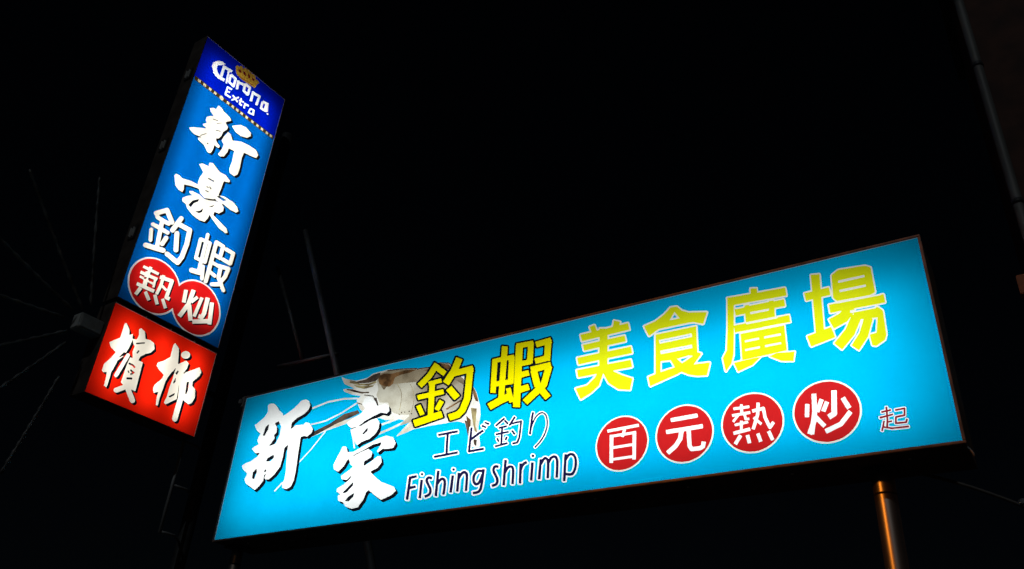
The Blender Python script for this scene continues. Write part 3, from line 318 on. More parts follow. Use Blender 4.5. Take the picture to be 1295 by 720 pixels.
H|navy|letter|2916 1063 2926 1064 2944 1069 2945 1071 2942 1089 2919 1083 2914 1086 2911 1094 2912 1102 2915 1110 2945 1159 2949 1168 2952 1179 2953 1190 2952 1198 2946 1212 2938 1219 2925 1224 2901 1228 2898 1223 2892 1210 2892 1208 2913 1204 2922 1201 2925 1198 2929 1191 2928 1177 2924 1164 2893 1114 2889 1103 2887 1091 2889 1082 2894 1072 2897 1069 2901 1066 2906 1064 2911 1062
H|white|letter_outline|2990 1022 2997 1023 3015 1027 3020 1030 3023 1034 3025 1040 3026 1047 3025 1072 3042 1071 3054 1073 3062 1076 3073 1083 3081 1090 3085 1095 3090 1105 3095 1125 3097 1175 3097 1230 3095 1235 3089 1239 3084 1240 3062 1236 3055 1232 3051 1226 3050 1221 3050 1141 3048 1119 3047 1114 3045 1114 3040 1116 3036 1121 3023 1144 3022 1227 3020 1234 3014 1239 3005 1239 2985 1234 2980 1232 2976 1227 2974 1217 2977 1035 2978 1029 2980 1025 2985 1023
H|navy|letter|2991 1033 3007 1036 3013 1038 3012 1085 3013 1090 3016 1090 3022 1085 3032 1082 3043 1082 3055 1084 3066 1090 3072 1096 3079 1108 3083 1123 3085 1159 3085 1222 3085 1228 3084 1229 3065 1226 3062 1224 3062 1161 3060 1120 3058 1112 3055 1106 3051 1103 3045 1102 3036 1104 3030 1108 3025 1115 3011 1139 3009 1227 3008 1228 3004 1228 2988 1225 2986 1223 2990 1037
H|white|letter_outline|3176 1057 3183 1059 3188 1063 3200 1083 3201 1087 3200 1092 3197 1096 3179 1103 3171 1108 3165 1118 3158 1138 3160 1227 3159 1235 3157 1239 3150 1242 3143 1242 3123 1238 3117 1234 3113 1226 3110 1076 3112 1071 3117 1069 3123 1068 3140 1071 3152 1064 3171 1057
H|navy|letter|3177 1068 3179 1068 3180 1070 3189 1086 3187 1088 3172 1093 3161 1101 3154 1112 3146 1134 3147 1231 3146 1232 3126 1229 3124 1212 3122 1080 3123 1079 3145 1083 3158 1074
H|white|letter_outline|3230 1017 3239 1019 3247 1023 3253 1030 3257 1039 3256 1046 3253 1052 3247 1057 3237 1058 3229 1057 3220 1051 3213 1042 3211 1034 3212 1027 3216 1022 3222 1018;3222 1074 3241 1078 3247 1080 3252 1084 3256 1092 3252 1223 3249 1230 3245 1232 3239 1233 3219 1229 3214 1228 3209 1224 3206 1216 3209 1084 3212 1077 3216 1075
H|navy|letter|3231 1028 3236 1028 3240 1031 3243 1033 3245 1037 3245 1041 3243 1045 3241 1047 3237 1048 3229 1045 3226 1043 3224 1039 3223 1036 3224 1031 3226 1029;3222 1085 3242 1088 3244 1091 3240 1216 3240 1222 3239 1223 3219 1219 3218 1218 3221 1093
H|white|letter_outline|3406 1047 3412 1048 3423 1051 3437 1060 3448 1074 3454 1088 3458 1110 3460 1136 3459 1218 3459 1228 3457 1233 3455 1236 3450 1237 3432 1235 3421 1232 3417 1229 3415 1224 3414 1218 3415 1162 3414 1114 3413 1101 3410 1089 3404 1091 3399 1096 3386 1117 3387 1147 3386 1222 3383 1229 3379 1232 3373 1232 3355 1230 3347 1226 3342 1219 3341 1207 3342 1164 3341 1116 3340 1099 3338 1096 3321 1122 3317 1209 3315 1226 3312 1229 3304 1231 3285 1227 3279 1225 3273 1219 3271 1212 3278 1070 3280 1064 3282 1061 3287 1059 3305 1062 3311 1056 3321 1051 3335 1050 3343 1051 3348 1053 3360 1059 3365 1063 3373 1056 3382 1051 3396 1047
H|navy|letter|3407 1058 3420 1061 3430 1067 3438 1077 3443 1090 3447 1109 3448 1135 3447 1227 3432 1225 3427 1224 3426 1223 3427 1143 3425 1103 3422 1091 3419 1084 3414 1079 3409 1078 3399 1080 3393 1084 3387 1092 3374 1113 3375 1145 3374 1221 3373 1222 3355 1219 3353 1217 3353 1148 3351 1100 3350 1092 3346 1086 3343 1082 3338 1081 3334 1083 3327 1091 3313 1114 3310 1115 3305 1220 3303 1221 3300 1220 3284 1217 3282 1213 3290 1070 3310 1074 3319 1066 3329 1061 3336 1060 3343 1062 3355 1068 3367 1080 3376 1068 3385 1063 3398 1058
H|white|letter_outline|3540 1049 3556 1051 3573 1059 3586 1072 3594 1084 3602 1103 3605 1116 3607 1130 3607 1156 3604 1178 3599 1194 3594 1206 3588 1218 3574 1231 3561 1236 3552 1237 3536 1236 3523 1232 3520 1232 3519 1257 3518 1263 3516 1267 3512 1269 3506 1270 3485 1266 3480 1263 3476 1259 3475 1254 3475 1244 3481 1059 3484 1054 3488 1051 3493 1051 3513 1056 3525 1050;3545 1090 3541 1091 3536 1096 3523 1116 3521 1183 3521 1191 3523 1193 3538 1197 3544 1197 3547 1196 3550 1193 3555 1184 3559 1174 3562 1163 3564 1144 3564 1123 3562 1114 3560 1105 3555 1096 3550 1090
H|navy|letter|3540 1059 3553 1061 3568 1068 3577 1077 3582 1084 3589 1098 3593 1112 3595 1123 3596 1146 3594 1168 3590 1187 3584 1200 3578 1212 3567 1222 3562 1224 3552 1227 3537 1226 3509 1218 3507 1259 3506 1259 3488 1257 3486 1255 3486 1246 3492 1064 3494 1062 3512 1065 3514 1069 3527 1062;3543 1079 3536 1081 3531 1085 3524 1092 3512 1112 3509 1193 3509 1198 3512 1200 3539 1207 3546 1207 3553 1205 3559 1199 3565 1190 3573 1168 3575 1146 3575 1125 3570 1103 3565 1092 3559 1085 3551 1080
H|cream|disc_rim|4137 1048 4135 1074 4130 1100 4121 1125 4110 1148 4095 1170 4078 1189 4059 1207 4037 1221 4013 1233 3989 1241 3963 1246 3937 1248 3911 1246 3885 1241 3861 1233 3837 1221 3816 1207 3796 1189 3779 1170 3764 1148 3753 1125 3744 1100 3739 1074 3737 1048 3739 1022 3744 997 3753 972 3764 949 3779 927 3796 907 3816 890 3837 876 3861 864 3885 856 3911 851 3937 849 3963 851 3989 856 4013 864 4037 876 4059 890 4078 907 4095 927 4110 949 4121 972 4130 997 4135 1022
H|red|disc|4126 1048 4124 1073 4119 1097 4111 1121 4100 1143 4087 1163 4070 1182 4052 1198 4031 1212 4009 1223 3986 1231 3962 1235 3937 1237 3912 1235 3888 1231 3865 1223 3843 1212 3822 1198 3804 1182 3787 1163 3774 1143 3763 1121 3755 1097 3750 1073 3748 1048 3750 1024 3755 1000 3763 976 3774 954 3787 934 3804 915 3822 899 3843 885 3865 874 3888 866 3912 861 3937 860 3962 861 3986 866 4009 874 4031 885 4052 899 4070 915 4087 934 4100 954 4111 976 4119 1000 4124 1024
H|cream|disc_rim|4591 1050 4589 1076 4584 1102 4575 1128 4564 1152 4549 1174 4531 1194 4511 1211 4489 1226 4465 1238 4440 1246 4414 1252 4387 1253 4361 1252 4335 1246 4310 1238 4286 1226 4264 1211 4244 1194 4226 1174 4211 1152 4199 1128 4191 1102 4186 1076 4184 1050 4186 1023 4191 997 4199 972 4211 948 4226 926 4244 906 4264 888 4286 874 4310 862 4335 853 4361 848 4387 846 4414 848 4440 853 4465 862 4489 874 4511 888 4531 906 4549 926 4564 948 4575 972 4584 997 4589 1023
H|red|disc|4580 1050 4578 1075 4573 1100 4565 1123 4554 1146 4540 1167 4524 1186 4505 1203 4484 1217 4461 1228 4437 1236 4413 1241 4387 1242 4362 1241 4338 1236 4314 1228 4291 1217 4270 1203 4251 1186 4235 1167 4221 1146 4210 1123 4202 1100 4197 1075 4195 1050 4197 1025 4202 1000 4210 976 4221 954 4235 933 4251 914 4270 897 4291 883 4314 872 4338 864 4362 859 4387 857 4413 859 4437 864 4461 872 4484 883 4505 897 4524 914 4540 933 4554 954 4565 976 4573 1000 4578 1025
H|cream|disc_rim|5046 1048 5044 1074 5039 1100 5031 1125 5019 1149 5004 1171 4987 1191 4967 1209 4945 1224 4921 1235 4896 1244 4870 1249 4843 1251 4817 1249 4790 1244 4765 1235 4741 1224 4719 1209 4699 1191 4682 1171 4667 1149 4655 1125 4647 1100 4642 1074 4640 1048 4642 1021 4647 995 4655 970 4667 946 4682 924 4699 904 4719 887 4741 872 4765 860 4790 852 4817 846 4843 845 4870 846 4896 852 4921 860 4945 872 4967 887 4987 904 5004 924 5019 946 5031 970 5039 995 5044 1021
H|red|disc|5035 1048 5033 1073 5029 1097 5020 1121 5009 1144 4995 1165 4979 1184 4960 1200 4939 1214 4917 1225 4893 1233 4868 1238 4843 1240 4818 1238 4793 1233 4770 1225 4747 1214 4726 1200 4707 1184 4691 1165 4677 1144 4666 1121 4658 1097 4653 1073 4651 1048 4653 1023 4658 998 4666 974 4677 952 4691 931 4707 912 4726 895 4747 881 4770 870 4793 862 4818 857 4843 856 4868 857 4893 862 4917 870 4939 881 4960 895 4979 912 4995 931 5009 952 5020 974 5029 998 5033 1023
H|cream|disc_rim|5507 1052 5505 1079 5500 1105 5491 1130 5479 1154 5465 1177 5447 1197 5427 1214 5405 1229 5381 1241 5355 1250 5329 1255 5303 1257 5276 1255 5250 1250 5224 1241 5200 1229 5178 1214 5158 1197 5140 1177 5126 1154 5114 1130 5105 1105 5100 1079 5098 1052 5100 1026 5105 999 5114 974 5126 950 5140 928 5158 908 5178 890 5200 875 5224 863 5250 855 5276 850 5303 848 5329 850 5355 855 5381 863 5405 875 5427 890 5447 908 5465 928 5479 950 5491 974 5500 999 5505 1026
H|red|disc|5496 1052 5494 1077 5489 1102 5481 1126 5470 1149 5456 1170 5439 1189 5420 1206 5399 1220 5377 1231 5353 1239 5328 1244 5303 1246 5277 1244 5253 1239 5229 1231 5206 1220 5185 1206 5166 1189 5149 1170 5135 1149 5124 1126 5116 1102 5111 1077 5109 1052 5111 1027 5116 1002 5124 978 5135 956 5149 935 5166 916 5185 899 5206 885 5229 874 5253 865 5277 861 5303 859 5328 861 5353 865 5377 874 5399 885 5420 899 5439 916 5456 935 5470 956 5481 978 5489 1002 5494 1027
H|white|character|4063 928 4064 928 4065 930 4068 949 4067 950 3965 953 3970 956 3970 958 3964 975 3964 977 4041 977 4043 978 4044 980 4046 996 4045 998 4040 1171 4039 1179 4014 1175 4013 1174 4013 1165 4012 1164 3873 1163 3871 1165 3871 1179 3844 1175 3847 976 3848 975 3861 977 3938 977 3939 976 3947 954 3945 953 3944 953 3831 955 3830 954 3827 934;4016 997 3957 997 3956 999 3952 1008 3932 1000 3931 996 3875 997 3874 1007 3873 1060 3880 1061 4016 1061 4017 1060 4017 1052 4019 998;4013 1080 3873 1080 3872 1099 3872 1144 3875 1145 4013 1145 4015 1139 4016 1081
H|white|character|4482 925 4485 926 4486 928 4489 951 4488 953 4487 954 4310 956 4303 956 4300 954 4296 928 4298 927;4515 1005 4517 1006 4519 1034 4434 1035 4434 1041 4435 1136 4437 1142 4442 1150 4483 1152 4498 1147 4504 1122 4506 1122 4531 1130 4532 1131 4525 1163 4523 1167 4520 1170 4494 1180 4488 1181 4437 1179 4430 1178 4423 1174 4408 1146 4406 1140 4405 1040 4404 1036 4403 1035 4386 1035 4373 1091 4336 1138 4278 1179 4276 1178 4259 1157 4258 1154 4258 1153 4313 1114 4342 1077 4344 1074 4352 1036 4349 1035 4265 1035 4263 1032 4260 1008 4261 1005
H|white|character|4883 920 4903 924 4900 956 4902 957 4921 955 4925 955 4928 957 4931 962 4933 968 4938 1027 4955 1077 4956 1077 4971 1060 4985 1075 4986 1076 4983 1079 4960 1106 4956 1109 4951 1110 4949 1110 4945 1107 4942 1104 4937 1090 4917 1031 4913 982 4912 979 4911 978 4897 980 4896 981 4893 1004 4881 1034 4906 1062 4905 1064 4895 1074 4893 1075 4876 1054 4874 1053 4855 1099 4853 1099 4836 1091 4836 1088 4858 1034 4850 1023 4861 1012 4863 1012 4864 1014 4866 1014 4872 997 4873 993 4874 983 4873 982 4852 984 4848 962 4851 961 4877 959 4878 954 4882 921;4786 915 4793 916 4793 928 4794 929 4830 930 4833 930 4834 932 4834 949 4832 949 4793 948 4792 958 4792 967 4793 970 4836 970 4837 985 4837 989 4808 990 4811 1011 4826 1012 4827 1014 4827 1029 4826 1030 4822 1029 4805 1028 4801 1027 4799 1026 4796 1021 4791 990 4769 989 4764 990 4729 1029 4727 1030 4716 1020 4715 1018 4739 991 4736 990 4720 990 4718 989 4716 971 4771 971 4773 970 4773 967 4773 948 4771 947 4731 946 4730 942 4729 928 4730 927 4734 927 4773 929 4774 928 4775 914 4777 913;4767 1024 4783 1026 4784 1027 4784 1034 4815 1032 4816 1033 4819 1046 4819 1049 4782 1053 4779 1082 4782 1083 4825 1078 4825 1079 4829 1100 4828 1101 4820 1102 4720 1113 4718 1111 4715 1092 4715 1090 4756 1085 4761 1084 4763 1054 4731 1056 4730 1055 4728 1040 4730 1039 4765 1036 4766 1024;4950 1118 4951 1119 4971 1179 4971 1181 4951 1187 4949 1184 4930 1126 4930 1125;4882 1124 4883 1125 4897 1180 4875 1185 4861 1129;4753 1114 4755 1115 4770 1128 4772 1129 4772 1130 4736 1178 4733 1182 4715 1168 4714 1166;4815 1125 4817 1126 4818 1128 4826 1180 4824 1181 4804 1183 4802 1178 4794 1128
H|white|character|5347 922 5379 928 5361 1080 5357 1086 5353 1090 5321 1106 5317 1107 5303 1076 5329 1063 5330 1062 5345 939 5347 923;5253 927 5256 927 5256 929 5251 1006 5252 1006 5254 1002 5272 964 5274 964 5293 975 5295 978 5261 1051 5259 1054 5249 1048 5248 1048 5243 1067 5290 1136 5290 1137 5272 1153 5270 1153 5239 1108 5237 1107 5226 1131 5213 1185 5211 1187 5202 1184 5200 1188 5198 1188 5174 1174 5173 1174 5173 1172 5201 1111 5219 1040 5220 1030 5227 925 5228 924 5232 924;5419 977 5420 978 5422 981 5448 1049 5447 1051 5423 1062 5421 1059 5395 989 5395 988 5396 987;5302 985 5323 997 5324 999 5296 1056 5295 1057 5274 1045 5272 1043 5300 988;5182 983 5207 988 5208 989 5196 1072 5195 1073 5171 1068 5170 1067 5181 988;5430 1067 5432 1068 5449 1089 5385 1156 5382 1159 5360 1167 5289 1192 5284 1192 5277 1168 5276 1164 5367 1133
H|white|character_outline|5644 1076 5649 1078 5652 1082 5652 1086 5651 1095 5663 1095 5667 1097 5669 1100 5669 1111 5668 1115 5664 1118 5650 1120 5649 1126 5669 1124 5673 1125 5675 1127 5676 1130 5677 1140 5675 1145 5672 1147 5647 1150 5646 1164 5658 1163 5662 1165 5665 1169 5665 1180 5663 1185 5659 1187 5641 1188 5638 1201 5652 1207 5655 1207 5744 1210 5747 1212 5749 1216 5748 1228 5746 1232 5743 1233 5741 1234 5649 1230 5611 1216 5610 1217 5606 1229 5604 1232 5601 1234 5597 1234 5590 1231 5587 1228 5585 1226 5585 1223 5607 1162 5609 1159 5614 1158 5624 1162 5625 1155 5625 1153 5625 1153 5598 1156 5593 1155 5591 1153 5589 1150 5589 1139 5590 1136 5592 1134 5595 1132 5627 1129 5628 1123 5627 1121 5609 1123 5606 1122 5603 1116 5603 1105 5605 1101 5608 1099 5629 1097 5631 1083 5632 1079 5636 1076;5739 1098 5744 1100 5747 1103 5748 1107 5740 1156 5737 1160 5733 1162 5692 1166 5689 1179 5692 1180 5725 1183 5726 1182 5730 1173 5733 1168 5735 1167 5741 1168 5749 1173 5750 1176 5750 1178 5749 1182 5740 1202 5735 1206 5728 1206 5679 1203 5674 1202 5670 1200 5667 1195 5666 1188 5672 1152 5675 1146 5677 1144 5681 1143 5722 1140 5725 1122 5725 1122 5686 1123 5683 1122 5681 1120 5680 1116 5680 1105 5681 1102 5683 1100 5687 1099
H|maroon|character|5643 1083 5646 1083 5647 1085 5645 1102 5647 1102 5662 1101 5663 1102 5664 1110 5662 1112 5645 1114 5644 1117 5643 1133 5670 1130 5671 1131 5671 1139 5670 1141 5644 1144 5642 1145 5639 1170 5640 1171 5659 1170 5659 1180 5658 1181 5636 1182 5634 1194 5632 1205 5651 1213 5654 1213 5743 1216 5743 1217 5742 1227 5650 1224 5607 1209 5606 1210 5600 1227 5598 1228 5591 1224 5612 1165 5617 1166 5621 1167 5621 1168 5611 1197 5612 1199 5621 1202 5622 1201 5630 1164 5631 1151 5632 1147 5630 1146 5596 1150 5595 1139 5597 1138 5632 1134 5633 1129 5634 1115 5633 1115 5610 1117 5609 1115 5609 1106 5610 1105 5634 1103 5635 1102 5636 1083 5639 1082;5738 1104 5741 1105 5742 1106 5743 1109 5735 1153 5734 1155 5729 1157 5687 1160 5683 1184 5684 1186 5685 1186 5728 1189 5730 1187 5736 1173 5738 1173 5745 1177 5736 1199 5733 1200 5729 1200 5680 1197 5675 1196 5673 1195 5672 1193 5672 1189 5678 1153 5680 1150 5686 1148 5726 1145 5732 1116 5730 1115 5686 1117 5685 1115 5686 1106
H|crease|film_crease|4223 1320 4225 1320 4226 1321 4226 1325 4224 1325 4094 1326 3958 1329 3956 1329 3955 1324 3957 1323 4096 1320
B|royal|header_panel|0 0 1500 0 1500 782 0 782
B|strip|caption_strip|20 748 1480 748 1480 816 20 816
B|palegold|caption_mark|77 761 121 761 121 803 77 803
B|palegold|caption_mark|170 761 214 761 214 803 170 803
B|palegold|caption_mark|267 761 311 761 311 803 267 803
B|palegold|caption_mark|356 761 400 761 400 803 356 803
B|palegold|caption_mark|528 783 525 797 517 808 506 816 492 819 478 816 466 808 459 797 456 783 459 769 466 757 478 750 492 747 506 750 517 757 525 769
B|palegold|caption_mark|589 761 633 761 633 803 589 803
B|palegold|caption_mark|678 761 722 761 722 803 678 803
B|palegold|caption_mark|759 761 803 761 803 803 759 803
B|palegold|caption_mark|843 761 887 761 887 803 843 803
B|palegold|caption_mark|938 761 982 761 982 803 938 803
B|palegold|caption_mark|1049 761 1093 761 1093 803 1049 803
B|palegold|caption_mark|1145 761 1189 761 1189 803 1145 803
B|palegold|caption_mark|1235 761 1279 761 1279 803 1235 803
B|palegold|caption_mark|1331 761 1375 761 1375 803 1331 803
B|palegold|caption_mark|1410 761 1454 761 1454 803 1410 803
B|white|letter|258 254 331 201 394 204 394 207 340 271 289 316 287 320 282 378 323 438 362 450 366 446 363 275 365 250 405 230 409 238 469 225 483 218 489 220 527 212 527 221 519 262 492 269 489 274 509 479 508 489 486 503 481 504 479 501 459 281 455 277 416 285 409 287 407 290 408 440 404 444 389 451 386 455 393 457 458 440 458 452 450 500 342 524 260 493 203 406 211 332
B|white|letter|525 281 530 277 620 284 631 290 633 309 633 446 631 460 621 474 608 479 603 479 522 460 515 455 501 318 503 310 519 300;543 327 541 334 549 414 574 422 596 423 595 332
B|white|letter|642 312 650 305 679 287 682 287 684 297 687 299 757 274 763 273 760 317 757 327 693 349 690 353 701 444 669 466 662 468
B|white|letter|790 240 795 236 879 244 889 251 892 266 894 394 891 408 883 420 876 426 866 429 788 423 779 422 773 418 770 408 763 275 768 269 782 262;806 291 810 372 822 375 852 375 854 371 852 296 809 290
B|white|letter|923 294 961 272 967 279 1070 259 1080 259 1085 263 1088 280 1076 448 1074 460 1036 475 1033 470 1044 318 1039 316 968 330 966 335 972 459 970 463 948 474 933 482 930 481
B|white|letter|1146 305 1149 302 1222 283 1228 283 1237 276 1246 273 1271 423 1272 432 1270 436 1238 458 1231 457 1225 464 1214 471 1138 480 1128 476 1124 468 1123 342 1126 336 1142 326;1165 345 1163 355 1165 428 1195 424 1197 415 1196 338;1273 450 1295 452 1285 483 1280 486 1261 484 1268 460
B|white|letter|519 531 527 525 544 519 549 520 609 506 612 508 608 533 604 542 555 553 547 557 546 590 547 595 590 582 592 584 589 609 587 613 548 625 545 629 545 657 548 659 624 649 625 655 621 678 618 685 527 696 520 693 517 684
B|white|letter|652 591 656 588 700 607 735 558 743 552 754 563 755 569 721 618 759 635 760 638 747 663 743 668 698 649 664 697 656 703 645 692 644 686 677 638 640 621 639 617
B|white|letter|778 550 797 540 803 540 804 574 806 577 850 566 850 580 846 595 807 607 805 611 806 638 834 636 832 657 828 668 787 676 778 670 776 618 763 620 761 617 765 591 777 584 776 556
B|white|letter|859 576 886 562 889 572 942 555 941 583 939 590 897 604 889 610 892 663 890 667 868 679 862 679 858 583
B|white|letter|978 583 985 579 1040 563 1048 566 1052 575 1058 574 1065 666 1041 680 964 699 959 696 956 690 956 681 963 606 976 597;990 610 988 622 985 659 987 661 1019 651 1021 647 1022 603 1019 601
B|gold|crown|571 66 576 62 605 71 609 67 622 36 653 20 657 21 675 47 704 5 725 10 730 7 740 -29 745 -33 771 -32 783 6 820 -7 842 14 875 -3 882 -4 916 13 920 40 926 54 964 36 998 58 999 63 971 131 951 209 947 214 941 215 840 222 718 245 613 231 577 180 553 109;608 117 607 121 642 157 668 142 675 136 674 132 641 100;689 87 689 94 713 137 755 132 752 121 728 73;780 63 796 124 799 126 832 115 822 65;866 62 865 74 872 115 910 117 906 77
B|crimson|crown_marking|607 118 630 104 641 100 674 132 675 136 668 142 642 157 607 121;688 88 728 73 752 121 755 132 713 137;779 64 783 61 822 65 832 115 799 126 796 124;634 225 652 220 733 210 844 187 930 175 933 176 933 180 930 186 928 187 841 199 723 223 635 235 633 232;865 63 906 77 910 117 872 115 865 74
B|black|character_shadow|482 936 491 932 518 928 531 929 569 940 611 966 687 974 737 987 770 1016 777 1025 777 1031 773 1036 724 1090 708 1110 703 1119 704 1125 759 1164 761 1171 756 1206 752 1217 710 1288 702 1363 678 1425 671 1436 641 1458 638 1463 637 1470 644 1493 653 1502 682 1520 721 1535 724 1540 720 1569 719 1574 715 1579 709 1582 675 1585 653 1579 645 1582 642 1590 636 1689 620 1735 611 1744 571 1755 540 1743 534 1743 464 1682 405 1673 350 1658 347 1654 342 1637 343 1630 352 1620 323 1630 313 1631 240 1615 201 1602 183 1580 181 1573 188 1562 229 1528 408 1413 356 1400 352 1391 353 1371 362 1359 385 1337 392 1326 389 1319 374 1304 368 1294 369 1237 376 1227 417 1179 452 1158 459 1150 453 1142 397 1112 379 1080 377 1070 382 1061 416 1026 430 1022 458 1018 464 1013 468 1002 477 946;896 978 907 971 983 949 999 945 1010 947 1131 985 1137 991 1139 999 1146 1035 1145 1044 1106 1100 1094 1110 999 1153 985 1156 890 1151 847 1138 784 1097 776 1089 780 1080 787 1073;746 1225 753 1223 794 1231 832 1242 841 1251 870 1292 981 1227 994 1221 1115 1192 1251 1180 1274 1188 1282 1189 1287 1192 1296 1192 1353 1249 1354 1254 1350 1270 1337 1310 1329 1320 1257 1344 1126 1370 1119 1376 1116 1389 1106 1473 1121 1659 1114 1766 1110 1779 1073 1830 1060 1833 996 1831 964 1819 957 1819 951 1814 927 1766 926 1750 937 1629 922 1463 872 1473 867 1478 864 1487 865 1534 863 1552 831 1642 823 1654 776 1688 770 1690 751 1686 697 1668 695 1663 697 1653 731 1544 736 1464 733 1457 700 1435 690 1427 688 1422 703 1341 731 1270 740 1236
B|cream|brush_character|482 936 491 932 522 928 531 929 587 962 699 976 732 1005 739 1015 738 1020 735 1025 686 1079 671 1099 666 1108 666 1114 721 1153 723 1160 719 1195 715 1206 672 1277 665 1352 641 1414 634 1425 604 1447 601 1452 600 1459 607 1482 616 1490 645 1509 684 1524 687 1529 683 1558 682 1563 678 1568 672 1570 638 1574 617 1567 608 1571 606 1579 599 1677 583 1724 574 1733 541 1743 534 1743 457 1676 350 1658 347 1654 342 1637 343 1630 346 1625 380 1597 385 1591 384 1589 374 1589 298 1616 277 1620 204 1604 192 1592 183 1580 181 1573 188 1562 229 1528 400 1420 410 1411 409 1406 397 1404 356 1400 352 1391 353 1371 362 1359 385 1337 392 1326 389 1319 374 1304 368 1294 369 1237 376 1227 417 1179 452 1158 459 1150 453 1142 397 1112 379 1080 377 1070 382 1061 416 1026 430 1022 458 1018 464 1013 468 1002 477 946;467 1192 464 1201 467 1203 479 1200 543 1176 548 1170 548 1166 546 1162 540 1163;599 1163 543 1218 539 1224 539 1230 546 1229 608 1168 613 1162 611 1155;557 1328 555 1332 554 1337 557 1339 567 1337 628 1308 634 1303 636 1297 634 1292 627 1294;435 1481 366 1565 362 1574 362 1578 367 1579 371 1576 439 1492 443 1482 441 1480;497 1606 491 1622 490 1627 493 1630 510 1625 517 1619 518 1615 505 1604 501 1604;896 978 907 971 983 949 999 945 1010 947 1088 972 1095 977 1100 988 1107 1024 1105 1033 1067 1089 1055 1099 960 1142 946 1145 852 1140 784 1097 777 1091 776 1087 787 1073;746 1225 753 1223 794 1231 803 1240 842 1295 847 1301 852 1302 864 1297 986 1224 1115 1192 1256 1181 1313 1237 1314 1242 1310 1259 1297 1298 1289 1308 1217 1333 1087 1359 1080 1365 1077 1378 1067 1462 1082 1647 1076 1754 1072 1768 1034 1818 1022 1822 957 1819 951 1814 927 1766 926 1750 937 1629 922 1454 917 1446 834 1462 830 1464 826 1476 826 1535 790 1637 786 1642 735 1678 714 1675 697 1668 695 1663 697 1653 731 1544 736 1464 733 1457 700 1435 690 1427 688 1422 703 1341 731 1270 740 1236
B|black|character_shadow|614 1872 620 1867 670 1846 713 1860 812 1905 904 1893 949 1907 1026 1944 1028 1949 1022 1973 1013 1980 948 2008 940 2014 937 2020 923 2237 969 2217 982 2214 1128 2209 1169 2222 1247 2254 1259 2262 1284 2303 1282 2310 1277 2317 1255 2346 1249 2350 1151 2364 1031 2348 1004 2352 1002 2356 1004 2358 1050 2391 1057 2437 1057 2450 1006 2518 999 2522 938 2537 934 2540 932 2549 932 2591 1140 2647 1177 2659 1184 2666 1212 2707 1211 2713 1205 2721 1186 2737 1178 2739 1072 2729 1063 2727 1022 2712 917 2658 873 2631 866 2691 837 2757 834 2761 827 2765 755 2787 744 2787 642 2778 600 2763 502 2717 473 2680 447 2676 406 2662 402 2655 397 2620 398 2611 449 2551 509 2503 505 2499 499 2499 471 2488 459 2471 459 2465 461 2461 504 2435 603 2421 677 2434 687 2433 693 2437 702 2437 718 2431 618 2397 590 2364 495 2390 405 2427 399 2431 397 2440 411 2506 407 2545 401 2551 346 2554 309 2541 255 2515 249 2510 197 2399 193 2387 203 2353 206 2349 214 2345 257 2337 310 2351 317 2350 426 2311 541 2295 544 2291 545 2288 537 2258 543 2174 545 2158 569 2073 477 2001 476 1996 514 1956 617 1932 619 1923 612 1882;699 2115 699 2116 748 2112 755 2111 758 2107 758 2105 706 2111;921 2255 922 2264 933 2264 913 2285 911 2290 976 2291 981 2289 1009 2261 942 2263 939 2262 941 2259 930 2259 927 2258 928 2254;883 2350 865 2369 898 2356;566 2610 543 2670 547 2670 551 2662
B|cream|brush_character|614 1872 620 1867 670 1846 799 1905 812 1905 904 1893 989 1932 990 1937 985 1961 975 1968 911 1996 902 2002 900 2008 893 2135 883 2249 885 2252 896 2252 868 2283 868 2287 870 2289 959 2291 981 2289 1015 2257 1020 2250 1017 2247 911 2251 902 2249 905 2245 914 2241 969 2217 982 2214 1128 2209 1209 2241 1221 2249 1246 2290 1244 2297 1239 2305 1217 2333 1211 2337 1113 2351 994 2335 967 2339 965 2343 967 2346 1013 2378 1020 2425 1020 2438 969 2505 962 2509 901 2524 898 2527 896 2537 895 2578 900 2582 1140 2647 1147 2653 1175 2695 1174 2700 1171 2705 1154 2720 1149 2724 1137 2726 1027 2714 917 2658 842 2612 837 2615 830 2678 801 2744 798 2748 791 2752 719 2774 709 2775 600 2763 502 2717 466 2672 413 2664 403 2659 397 2620 398 2611 449 2551 513 2500 512 2496 507 2494 475 2490 469 2485 459 2468 461 2461 500 2436 607 2421 677 2434 687 2433 694 2439 698 2438 775 2412 838 2379 906 2353 911 2349 909 2347 883 2350 876 2348 857 2337 848 2336 830 2354 816 2364 704 2421 694 2423 618 2397 580 2352 572 2347 562 2350 460 2378 371 2415 364 2419 362 2428 377 2494 373 2532 367 2539 312 2542 255 2515 247 2506 197 2399 193 2387 203 2353 206 2349 214 2345 257 2337 310 2351 317 2350 426 2311 541 2295 544 2291 545 2288 537 2258 543 2174 545 2158 569 2073 477 2001 476 1996 514 1956 617 1932 619 1923 612 1882;662 2103 659 2114 662 2119 666 2120 755 2111 759 2105 760 2102 762 2094 758 2090 670 2099;679 2236 676 2240 675 2247 678 2252 707 2247 711 2241 712 2236 708 2231;719 2213 715 2221 720 2228 748 2243 753 2240 757 2236 757 2231 755 2226 727 2211 723 2211;680 2299 677 2303 676 2311 679 2315 725 2310 729 2305 730 2297 729 2294 725 2292;621 2491 548 2561 541 2571 510 2652 508 2661 509 2663 540 2670 547 2670 550 2666 572 2592 618 2538 624 2527 628 2492 627 2488;861 2435 803 2498 799 2506 803 2506 842 2481 852 2466 865 2436 865 2433;718 2585 695 2629 688 2640 636 2682 631 2688 630 2691 640 2691 685 2682 705 2660 719 2643 722 2637 723 2591 721 2585
